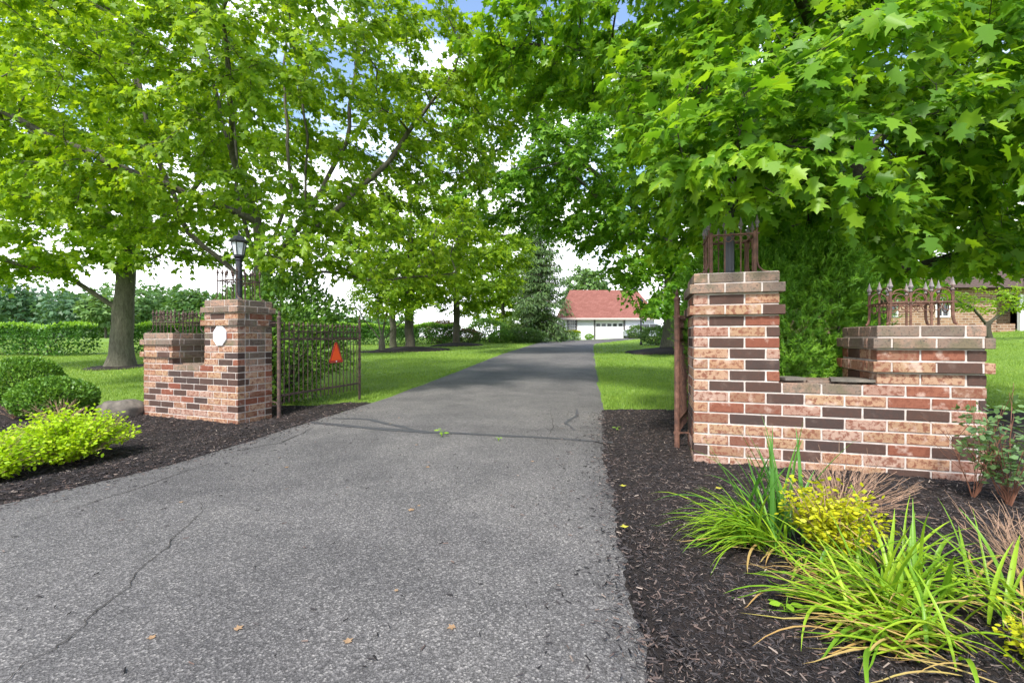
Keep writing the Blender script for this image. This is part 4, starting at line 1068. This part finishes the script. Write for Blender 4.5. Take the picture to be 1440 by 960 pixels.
cresting('dark iron cresting round the lamp post on the tall left pillar', W2(LW,LR,1.745,.29,1.745), LR, .20, .19, 5, 4, .36, .30, M['iron'], thick=False, r=.007)
cresting('dark scrolled iron cresting on the low left pier', W2(LW,LR,.345,.29,1.268), LR, .26, .20, 7, 4, .26, .17, M['iron'], scroll_top=True, thick=False)

def lamp_post(label, loc, rot, hp=.62):
    root = thing('lamp_post', label, 'lamp post', loc, rot)
    MB().lathe([(.062,0),(.064,.02),(.052,.035),(.0475,.05),(.0475,hp*.72),(.043,hp*.8),(.043,hp)], 18).build('pole', M['black'], root, smooth=False)
    MB().lathe([(.043,hp-.02),(.055,hp),(.05,hp+.015),(.060,hp+.03),(.075,hp+.05),(.075,hp+.062)], 12).build('collar', M['black'], root)
    z0 = hp+.062; h = .20
    g = MB().lathe([(.062,z0+.002),(.098,z0+h)], 6); gl = g.build('glass', M['frost'], root)
    fr = MB()
    for k in range(6):
        a = k*np.pi/3; c, s = np.cos(a), np.sin(a)
        fr.tube([(c*.066,s*.066,z0-.002),(c*.103,s*.103,z0+h+.004)], .0075, 6)
    fr.lathe([(.108,z0+h-.006),(.112,z0+h+.012)], 6); fr.lathe([(.064,z0-.008),(.074,z0+.014)], 6)
    fr.build('lantern_frame', M['black'], root)
    cp = MB().lathe([(.135,z0+h+.010),(.140,z0+h+.020),(.115,z0+h+.045),(.085,z0+h+.065),(.072,z0+h+.09),(.058,z0+h+.10),(.02,z0+h+.115)], 6).build('cap', M['black'], root)
    MB().lathe([(.010,z0+h+.113),(.020,z0+h+.13),(.010,z0+h+.142),(.014,z0+h+.155),(.002,z0+h+.20)], 10).build('finial', M['black'], cp)
    return root
lamp_post('black lantern post on top of the left brick pillar', W2(LW,LR,1.745,.29,1.747), LR)
lamp_post('black lantern post on the right brick pillar, its lantern lost among maple leaves', W2(RW,RR,.345,.35,1.747), RR)

# octagonal plaque
t = thing('plaque', 'blank white octagonal plaque fixed to the front of the left brick pillar', 'plaque', W2(LW,LR,1.745,-.004,1.22), LR)
oc = [(.138*math.cos(R(22.5+45*k)), .155*math.sin(R(22.5+45*k))) for k in range(8)]
MB().prism(oc, -.016, 0, 'xz').build('plate', M['plaque'], t)
rim = MB(); P = np.array([(x*.95,-.017,z*.95) for x,z in oc+oc[:1]]); rim.tube(P, .004, 5); rim.build('rim', M['plaque'], t)

def iron_gate(label, hinge, ang, length, n, mat, arm, top=1.56):
    root = thing('iron_gate', label, 'gate', hinge, ang)
    MB().tube([(0,0,-.2),(0,0,1.0),(0,0,top-.12)], .027, 10, 0).lathe([(.032,top-.125),(.032,top-.10),(.012,top-.07),(.018,top-.05),(.002,top)], 10).build('hinge_post', mat, root)
    for z in (.20, 1.38):
        m = MB(); m.box((-.02,-.03,z-.012),(.045,.03,z+.012)); m.prism([(0,-.028),(arm[0],arm[1]-.028),(arm[0],arm[1]+.028),(0,.028)], z-.006, z+.0061, 'xy'); m.build('bracket', mat, root)
    for z, hh in ((.31,.016),(1.14,.016),(1.26,.010)):
        MB().box((.04,-.011,z-hh),(length,.011,z+hh)).build('rail', mat, root)
    xs = np.linspace(.10, length-.08, n)
    for i, x in enumerate(xs):
        o = MB().tube([(x,-.0,.19),(x,0,.8),(x,0,1.33)], .0085, 6).build('picket', mat, root)
        MB().lathe([(a*.8,b*.75+1.325) for a,b in SPEAR], 5, c=(x,0,0)).build('finial', mat, o)
    m = MB(); m2 = MB()
    for a, b in zip(xs[:-1], xs[1:]):
        ring(m, ((a+b)/2,0,1.20), (b-a)*.40, .004); ring(m2, ((a+b)/2,0,1.315), (b-a)*.46, .004, a0=0, a1=np.pi)
    m.build('scrollwork', mat, root); m2.build('scrollwork', mat, root)
    m = MB(); m.tube([(length,0,-.1),(length,0,1.42)], .024, 8); m.lathe([(.03,1.41),(.034,1.43),(.012,1.45),(.022,1.48),(.001,1.58)], 8, c=(length,0,0)); m.build('end_post', mat, root)
    for z in (.42,.75,1.05): MB().lathe([(.027,z),(.034,z+.012),(.027,z+.024)], 8, c=(length,0,0)).build('collar', mat, root)
    return root
GA = math.atan2(1.68,.50)
GH = (-3.42,6.68,.0)
iron_gate('open dark iron gate left of the driveway with the orange triangle hung on it', GH, GA, 1.95, 19, M['iron'], (.14,.28))
iron_gate('rusty iron gate folded back behind the right brick pillar, seen edge-on', (1.675,4.62,0), math.atan2(.87,.46), 1.9, 18, M['rust'], (.07,-.10), top=1.66)

# slow-moving-vehicle triangle on the left gate
gx, off = 1.24, -.03
t = thing('warning_triangle', 'fluorescent orange triangle with dark red border hanging on the left iron gate', 'warning sign',
          (GH[0]+math.cos(GA)*gx-math.sin(GA)*off, GH[1]+math.sin(GA)*gx+math.cos(GA)*off, .73), GA)
outer = [(-.178,.026),(-.160,0),(.160,0),(.178,.026),(.025,.350),(-.025,.350)]
MB().prism(outer, -.004, .002, 'xz').build('border', M['redtape'], t)
inner = [(-.136,.042),(.136,.042),(0,.322)]
MB().prism(inner, -.0065, -.0042, 'xz').build('panel', M['orange'], t)
bolt = MB().lathe([(.014,0),(.014,.006)], 10).build('bolt', M['white_paint'], t, loc=(0,-.004,.022)); bolt.rotation_euler = (R(90),0,0)

# ------------------------------------------------------------------ buildings
g = thing('garage', 'white stucco garage with red shingle hip roof at the end of the driveway', 'garage', (9.5,47,.93))
x0, x1, y0, y1, H = -4.3, 4.6, -2, 4, 2.15
w = MB()
def wall_holes(mb, x0, x1, z0, z1, y, th, holes):
    xs = sorted({x0,x1,*[h[0] for h in holes],*[h[1] for h in holes]}); zs = sorted({z0,z1,*[h[2] for h in holes],*[h[3] for h in holes]})
    for a, b in zip(xs[:-1], xs[1:]):
        for c, d in zip(zs[:-1], zs[1:]):
            if any(h[0]-1e-6 <= a and b <= h[1]+1e-6 and h[2]-1e-6 <= c and d <= h[3]+1e-6 for h in holes): continue
            mb.box((a,y,c),(b,y+th,d))
WIN = (-4.05,-3.05,.72,2.05); DOOR = (-1.25,1.55,-.1,2.02)
wall_holes(w, x0, x1, -.2, H, y0, .2, [WIN, (DOOR[0],DOOR[1],-.2,DOOR[3])])
w.box((x0,y0+.2,-.2),(x0+.2,y1,H)); w.box((x1-.2,y0+.2,-.2),(x1,y1,H)); w.box((x0+.2,y1-.2,-.2),(x1-.2,y1,H))
w.box((-6.05,y0+.5,-.2),(x0,y0+.7,1.75))
w.build('wall', M['stucco'], g)
rm = MB(); e = .4; rz = 2.12; ridge = 5.2
V = [(x0-e,y0-e,rz),(x1+e,y0-e,rz),(x1+e,y1+e,rz),(x0-e,y1+e,rz),(x0+.9,1,ridge),(x1-.9,1,ridge)]
rm.add(V, [(0,1,5,4),(2,3,4,5)]); rm.add(V, [(1,2,5),(3,0,4)]); rm.add([(p[0],p[1],rz-.02) for p in V[:4]], [(3,2,1,0)])
rf = rm.build('roof', M['roof'], g)
MB().box((x0-e-.03,y0-e-.05,rz-.17),(x1+e+.03,y0-e,rz+.01)).build('fascia', M['fascia'], rf)
MB().box((-1.42,y0-.012,-.1),(DOOR[0],y0+.1,DOOR[3]+.12)).box((DOOR[0],y0-.012,DOOR[3]),(DOOR[1]+.15,y0+.1,DOOR[3]+.12)).box((DOOR[1],y0-.012,-.1),(DOOR[1]+.15,y0+.1,DOOR[3])).build('door_trim', M['trim_dark'], g)
dm = MB()
for k in range(4): dm.box((DOOR[0]+.005,y0+.06,-.05+k*.515),(DOOR[1]-.005,y0+.1,.455+k*.515), bev=.01)
do = dm.build('garage_door', M['white_paint'], g)
for k in range(5): MB().box((DOOR[0]+.10+k*.55,y0+.05,1.30),(DOOR[0]+.10+k*.55+.38,y0+.058,1.58)).build('window', M['glass'], do)
wo = MB(); a, b, c, d = WIN
for lo, hi in (((a,y0+.02,c),(a+.1,y0+.14,d)),((b-.1,y0+.02,c),(b,y0+.14,d)),((a+.1,y0+.02,d-.1),(b-.1,y0+.14,d)),((a+.1,y0+.02,c),(b-.1,y0+.14,c+.08))): wo.box(lo,hi)
wo = wo.build('window', M['trim_dark'], g); MB().box((a+.1,y0+.1,c+.08),(b-.1,y0+.11,d-.1)).build('pane', M['glass'], wo)
mu = MB()
for k in range(1,4): mu.box((a+.1+k*.2-.018,y0+.075,c+.08),(a+.1+k*.2+.018,y0+.099,d-.1))
for k in range(1,4): mu.box((a+.1,y0+.07,c+.08+k*.29-.016),(b-.1,y0+.0745,c+.08+k*.29+.016))
mu.build('muntin', M['white_paint'], wo)

h = thing('brick_house', 'tan brick ranch house glimpsed beyond the right lawn', 'house', (30,28,1.45))
hb = MB(); WH = [(-3.95,-3.05,.95,2.15),(-7.15,-6.25,.95,2.15),(-.2,2.4,.0,2.35)]
wall_holes(hb, -9, 9, -.4, 2.75, 0, .25, WH); hb.box((-9,.25,-.4),(-8.75,8,2.75)); hb.box((8.75,.25,-.4),(9,8,2.75)); hb.box((-8.75,7.75,-.4),(8.75,8,2.75))
hb.box((-.2,1.6,-.3),(2.4,1.8,2.6)); hb.box((-.2,-.05,-.3),(.9,.0,.55))
hb.build('wall', M['house_brick'], h)
rm = MB(); V = [(-9.6,-.7,2.7),(9.6,-.7,2.7),(9.6,8.7,2.7),(-9.6,8.7,2.7),(-8,4,5),(8,4,5)]
rm.add(V, [(0,1,5,4),(2,3,4,5)]); rm.add(V, [(1,2,5),(3,0,4)]); rm.add([(p[0],p[1],p[2]-.02) for p in V[:4]], [(3,2,1,0)])
rm.build('roof', M['roof_dark'], h)
for a, b, c, d in WH[:2]:
    wo = MB()
    for lo, hi in (((a,-.02,c),(a+.08,.1,d)),((b-.08,-.02,c),(b,.1,d)),((a+.08,-.02,d-.08),(b-.08,.1,d)),((a+.08,-.04,c),(b-.08,.1,c+.08)),(((a+b)/2-.02,.0,c+.08),((a+b)/2+.02,.06,d-.08)),((a+.08,.005,(c+d)/2-.02),((a+b)/2-.02,.055,(c+d)/2+.02))): wo.box(lo,hi)
    wo = wo.build('window', M['white_paint'], h); MB().box((a+.08,.08,c+.08),(b-.08,.09,d-.08)).build('pane', M['glass'], wo)
MB().box((1.3,.02,.0),(1.5,.2,2.35)).build('porch_column', M['white_paint'], h)

# parked car half hidden by shrubs
car = thing('parked_car', 'grey car parked by the garage, half hidden behind shrubs and a lamp post', 'car', (13.1,45.0,.98), R(0))
prof = [(-2.1,.32),(-2.15,.75),(-2.0,.9),(-1.1,1.0),(-.55,1.48),(1.0,1.52),(1.75,1.02),(2.1,.95),(2.15,.35),(1.75,.3),(1.6,.58),(1.3,.68),(1.0,.58),(.88,.3),(-.9,.3),(-1.02,.58),(-1.3,.68),(-1.6,.58),(-1.75,.3)]
MB().prism(prof, -.85, .85, 'xz').build('body', M['carpaint'], car)
MB().prism([(-.98,1.02),(-.5,1.42),(.2,1.44),(.2,1.02)], -.858, -.845, 'xz').prism([(.28,1.02),(.28,1.44),(.95,1.45),(1.5,1.04)], -.858, -.845, 'xz').build('window', M['glass'], car)
for x in (-1.31,1.31):
    for y in (-.78,.78):
        wh = MB(); wh.lathe([(.16,-.1),(.30,-.1),(.33,-.06),(.33,.06),(.30,.1),(.16,.1)], 20); o = wh.build('wheel', M['rubber'], car, loc=(x,y,.33)); o.rotation_euler = (R(90),0,0)
        MB().lathe([(.17,-.09),(.21,-.105),(.21,.105),(.17,.09)], 14).build('rim', M['frost'], o)
lp = thing('street_lamp', 'thin black lamp post standing on the right lawn near the garage', 'lamp post', (8.5,30,.66))
MB().lathe([(.09,-.1),(.09,.12),(.05,.2),(.045,2.3),(.04,2.5)], 10).build('pole', M['black'], lp)
MB().lathe([(.06,2.5),(.09,2.54),(.15,2.86),(.19,2.88),(.05,3.05),(.01,3.15)], 6).build('lantern', M['black'], lp)

# ------------------------------------------------------------------ plants of the near bed
def straps(mb, base, n, L, w, elev, az=(0,2*np.pi), droop=1.2, spread=.06, mat=0, segs=9):
    a = rng.uniform(*az, n); e = R(1)*rng.uniform(*elev, n); Ls = L*rng.uniform(.6,1.12,n); dr = droop*rng.uniform(.4,1.35,n)
    p = np.array(base)+np.c_[rng.normal(0,spread,(n,2)), np.full(n,-.01)]
    rings = []; s = np.linspace(0,1,segs)
    wv = w*rng.uniform(.5,1.05,n); tw = rng.normal(0,.35,n); yaw = rng.normal(0,.35,n)
    for i, t in enumerate(s):
        ee = e-dr*t**1.6; aa = a+yaw*t
        d = np.stack([np.cos(aa)*np.cos(ee), np.sin(aa)*np.cos(ee), np.sin(ee)], -1)
        if i: p = p+d*(Ls/(segs-1))[:,None]
        p[:,2] = np.maximum(p[:,2], base[2]+.012+.01*rng.random(n))
        sd = np.stack([-np.sin(aa+tw*t), np.cos(aa+tw*t), 0*aa], -1); up = np.cross(d, sd)
        ww = wv*(np.minimum(1, .55+2.5*t)*(1-t**2.6)+.03)/2
        rings.append(np.stack([p-sd*ww[:,None]+up*ww[:,None]*.45, p.copy(), p+sd*ww[:,None]+up*ww[:,None]*.45], 1))
    Rg = np.stack(rings, 1).reshape(-1,3)
    f = []
    for i in range(segs-1):
        for j in range(2): f.append((i*3+j, i*3+j+1, (i+1)*3+j+1, (i+1)*3+j))
    F = (np.arange(n)[:,None,None]*segs*3+np.array(f)[None]).reshape(-1,4)
    mb.add(Rg, F, mat)
def strap_plant(name, label, base, specs, dry=None, cat='plant'):
    """specs: (count, length, width, elevation range, azimuth range, droop, spread, material name)"""
    base = np.array(base, float); root = thing(name, label, cat, base)
    mats = []; mb = MB()
    for n, L, w, el, az, dr, sp, mt in specs:
        if M[mt] not in mats: mats.append(M[mt])
        straps(mb, (0,0,0), n, L, w, el, (R(az[0]),R(az[1])), dr, sp, mats.index(M[mt]))
    mb.build('leaves', mats, root)
    if dry:
        mb = MB()
        for n, L, w, el, az, dr, sp in dry: straps(mb, (0,0,0), n, L, w, el, (R(az[0]),R(az[1])), dr, sp)
        mb.build('dry_leaves', M['strap_dry'], root)
    return root
def G3(x, y): return (x, y, gz(x, y))
strap_plant('iris_clump', 'upright dark green iris blades in front of the right brick wall', G3(1.47,2.58),
            [(30,.62,.024,(62,88),(0,360),.35,.07,'strap_dark'),(12,.60,.022,(40,65),(-40,220),.9,.06,'strap_dark'),(8,.45,.02,(30,60),(200,340),1.6,.05,'strap_dark')])
strap_plant('daylily_clump', 'light green grassy daylily clump flopping left towards the driveway', G3(1.36,2.44),
            [(85,.50,.018,(16,58),(150,205),1.25,.07,'strap'),(30,.42,.018,(45,80),(100,260),1.2,.06,'strap')], dry=[(8,.4,.016,(10,30),(150,260),1.2,.06)])
strap_plant('daylily_clump', 'tall upright arching daylily clump right of the yellow-leaved shrub', G3(1.62,1.93),
            [(46,.45,.021,(58,86),(0,360),.75,.09,'strap'),(26,.46,.02,(35,62),(-70,80),1.5,.07,'strap'),(18,.5,.02,(30,60),(130,220),1.5,.07,'strap')], dry=[(14,.5,.014,(12,60),(120,240),1.3,.08)])
strap_plant('daylily_clump', 'sprawling daylily clump with many tan dry leaves at the bottom of the bed', G3(1.50,1.72),
            [(85,.43,.019,(12,46),(130,215),1.1,.11,'strap'),(34,.38,.02,(40,82),(0,360),1.2,.1,'strap')], dry=[(70,.44,.012,(6,34),(130,205),.9,.12)])
strap_plant('daylily_clump', 'daylily clump at the right edge of the bed beside the withered stems', G3(2.02,1.86),
            [(28,.36,.02,(50,84),(0,360),1.1,.09,'strap'),(22,.44,.02,(25,60),(100,260),1.4,.1,'strap')], dry=[(16,.48,.015,(15,60),(0,360),1.2,.12)])
strap_plant('daylily_clump', 'short daylily tuft with curled leaves between the yellow shrub and the bare mulch', G3(1.48,2.22),
            [(14,.34,.02,(30,75),(130,330),1.9,.05,'strap'),(8,.30,.018,(40,75),(0,360),1.4,.05,'strap_dark')], dry=[(6,.3,.012,(10,40),(150,300),1.4,.05)])
def leafy(name, label, base, r, H, nstem, nleaf, size, mat, smat, cat='shrub', lean=(0,0), dome=.15):
    root = thing(name, label, cat, base); sm = MB(); lm = MB(); P = []; D = []
    for _ in range(nstem):
        a = rng.uniform(0,2*np.pi); q = np.sqrt(rng.random()); L = H*rng.uniform(.55,1.05); s = np.linspace(0,1,6)
        pts = np.stack([np.cos(a)*r*q*s**1.3+lean[0]*s+rng.normal(0,.01,6), np.sin(a)*r*q*s**1.3+lean[1]*s+rng.normal(0,.01,6), L*s*(1-dome*q**2.5)], -1); pts[0] *= .6
        sm.tube(pts, np.linspace(.0045,.0015,6), 4, cap=False)
        t = rng.uniform(.25,1,nleaf)**.8; p = np.stack([np.interp(t, s, pts[:,i]) for i in range(3)], -1)
        d = rng.normal(0,1,(nleaf,3))*np.array([1,1,.4])+np.array([0,0,.15]); P.append(p+unit(d)*rng.uniform(.005,.06,(nleaf,1))); D.append(d)
    P = np.vstack(P); D = np.vstack(D)
    add_leaves(lm, P, D, np.array([0,0,1.0])+rng.normal(0,.55,P.shape), size*rng.uniform(.6,1.3,len(P)), 'oval')
    sm.build('stem', smat, root); lm.build('foliage', mat, root); return root
leafy('barberry_shrub', 'golden yellow small-leaved shrub between the iris blades and the daylilies', G3(1.60,2.30), .22, .38, 60, 55, .026, M['gold'], M['twig'])
leafy('barberry_shrub', 'golden yellow shrub tuft in the bottom right corner', G3(1.80,1.55), .10, .16, 18, 30, .02, M['gold'], M['twig'])
leafy('rose_bush', 'rose bush with grey-green leaves and red stems at the right edge by the wall', G3(3.30,3.02), .34, .86, 22, 26, .047, M['rose'], M['red_stem'])
twigs('rose_stem_tangle', 'bare red stems rising beside the rose bush at the wall end', G3(3.16,3.12), 9, .22, .80, M['red_stem'], rad=.004, sub=4)
twigs('dry_shrub', 'tangle of bare pinkish-brown stems between yellow shrub and right brick wall', G3(2.02,2.80), 110, .46, .40, M['twig'], rad=.0025, sub=3)
twigs('dry_shrub', 'withered straw-coloured stems at the right edge below the rose bush', G3(2.28,1.98), 60, .32, .40, M['twig'], rad=.0022, sub=3)
leafy('spirea_shrub', 'bright yellow-green spirea mound in the left mulch bed before the clipped box shrubs', G3(-4.40,4.52), .56, .55, 330, 46, .034, M['spirea'], M['twig'], dome=.5)
leafy('spirea_shrub', 'yellow-green spirea cut off by the left edge of the picture', G3(-4.50,3.86), .40, .48, 190, 46, .034, M['spirea'], M['twig'], dome=.5)
def seedling(label, base, n, size, mat):
    root = thing('seedling', label, 'weed', base); sm = MB(); lm = MB(); P = []; D = []
    for k in range(n):
        a = k*2.4+rng.uniform(-.3,.3); h = size*rng.uniform(.5,1.2); e = np.array([np.cos(a)*size*.35, np.sin(a)*size*.35, h])
        sm.tube([(0,0,-.01), e*np.array([.4,.4,.7]), e], .0018, 4, cap=False); P.append(e); D.append([np.cos(a),np.sin(a),.1])
    add_leaves(lm, np.array(P), np.array(D,float), np.tile([0,0,1.0],(n,1))+rng.normal(0,.2,(n,3)), np.full(n,size*.9), 'oval')
    sm.build('stem', mat, root); lm.build('leaves', mat, root)
seedling('bright green broad-leaved seedling alone in the mulch left of the sprawling daylilies', G3(1.12,1.86), 6, .055, M['hedge_new'])
def Gp(px, py):
    x, y = ground_pt(px, py); return x, y
for lab, px, py, sz in (('taller green weed sprouting from the tar seam in mid driveway', 621, 614, .07), ('tiny green weed on the tar seam right of the taller one', 701, 620, .035),
                        ('small green weed at the mulch edge right of the driveway', 867, 604, .05)):
    x, y = Gp(px, py); seedling(lab, (x, y, float(road_z(x,y)) if px < 850 else gz(x,y)), 5, sz, M['hedge_new'])
i = 0
for px, py, sz, mt in ((404,657,.05,'leafdry'),(586,626,.045,'leafdry'),(603,658,.05,'leafdry'),(575,719,.06,'leafdry'),(590,712,.03,'leafdry'),(748,648,.05,'leafdry'),(560,588,.05,'leafdry'),(548,596,.05,'leafdry'),
                       (330,888,.05,'leafdry'),(215,900,.04,'leafdry'),(490,905,.05,'leafdry'),(560,830,.03,'leafdry'),(640,880,.05,'leafdry'),(255,706,.04,'leafdry')):
    x, y = Gp(px, py); o = MB(); v, f = leaf_geo('maple'); a = rng.uniform(0,6.3)
    v = v.copy(); v[:,2] = .012+.10*np.abs(v[:,0])+.15*v[:,1]*rng.uniform(-.3,1)*.3+.08
    c, s = math.cos(a), math.sin(a); v = np.stack([v[:,0]*c-v[:,1]*s, v[:,0]*s+v[:,1]*c, v[:,2]], -1)*sz
    ob = o.add(v*np.array([.7,.7,.8]), f).build('fallen_leaf', M[mt], loc=(x, y, float(road_z(x,y))))
    tag(ob, 'small tan curled fallen leaf lying on the asphalt driveway', 'leaf', 'fallen leaves on the driveway')
for lab, px, py in (('yellow fallen leaf on mulch near the driveway edge, middle of the right bed', 877, 686), ('yellow fallen leaf on mulch close to the wall foot', 1012, 695), ('yellow-green fallen leaf on mulch at the driveway edge below the first', 879, 743)):
    x, y = Gp(px, py); v, f = leaf_geo('lobed'); v = v.copy(); v[:,2] = .1*np.abs(v[:,0])
    tag(MB().add(v*.055, f).build('fallen_leaf', M['leafyel'], loc=(x, y, gz(x,y)+.035)), lab, 'leaf')

# ------------------------------------------------------------------ sky, light, camera
SUN_EL, SUN_AZ = R(51), R(200)      # azimuth clockwise from +Y
wd = bpy.data.worlds.new('World'); scene.world = wd; wd.use_nodes = True
nt = wd.node_tree; nt.nodes.clear()
out = nt.nodes.new('ShaderNodeOutputWorld'); bg = nt.nodes.new('ShaderNodeBackground'); bg.inputs[1].default_value = .15
sky = nt.nodes.new('ShaderNodeTexSky'); sky.sky_type = 'NISHITA'; sky.sun_disc = False; sky.sun_elevation = SUN_EL; sky.sun_rotation = SUN_AZ; sky.air_density = 1.0; sky.dust_density = 1.2
tc = nt.nodes.new('ShaderNodeTexCoord')
mp = nt.nodes.new('ShaderNodeMapping'); mp.inputs['Scale'].default_value = (1,1,2.2); mp.inputs['Location'].default_value = (.35,.1,.2); lk(nt, tc.outputs['Generated'], mp.inputs[0])
cn = noise(nt, 2.1, 7, .58, mp.outputs[0], .3)
sx = nt.nodes.new('ShaderNodeSeparateXYZ'); lk(nt, tc.outputs['Generated'], sx.inputs[0])
low = ramp(nt, [(.0,(.5,.5,.5)),(.28,(.12,.12,.12)),(.6,(0,0,0))], sx.outputs[2]).outputs[0]
cov = mathn(nt, 'ADD', cn.outputs['Fac'], low)
cm = ramp(nt, [(.53,(0,0,0)),(.67,(1,1,1))], cov).outputs[0]
c = mixc(nt, cm, sky.outputs[0], (7.0,7.2,7.5)); lk(nt, c, bg.inputs[0]); lk(nt, bg.outputs[0], out.inputs[0])
sd = bpy.data.lights.new('sun', 'SUN'); sd.energy = 2.6; sd.angle = R(7); sd.color = (1,.95,.88)
so = bpy.data.objects.new('sun', sd); COL.objects.link(so)
dv = Vector((math.sin(SUN_AZ)*math.cos(SUN_EL), math.cos(SUN_AZ)*math.cos(SUN_EL), math.sin(SUN_EL)))
so.rotation_euler = (-dv).to_track_quat('-Z', 'Y').to_euler(); so.location = dv*60

cd = bpy.data.cameras.new('camera'); cd.lens = 16; cd.sensor_width = 36; cd.clip_end = 2000; cd.clip_start = .05; cd.shift_y = -.0042
co = bpy.data.objects.new('camera', cd); COL.objects.link(co); co.location = (0,0,1.17); co.rotation_euler = (R(90),0,0)
scene.camera = co
vs = scene.view_settings; vs.view_transform = 'Standard'; vs.look = 'None'; vs.gamma = 1; vs.use_curve_mapping = False; vs.exposure = 1.28
scene.cycles.max_bounces = 7; scene.cycles.transparent_max_bounces = 4; scene.cycles.use_denoising = True
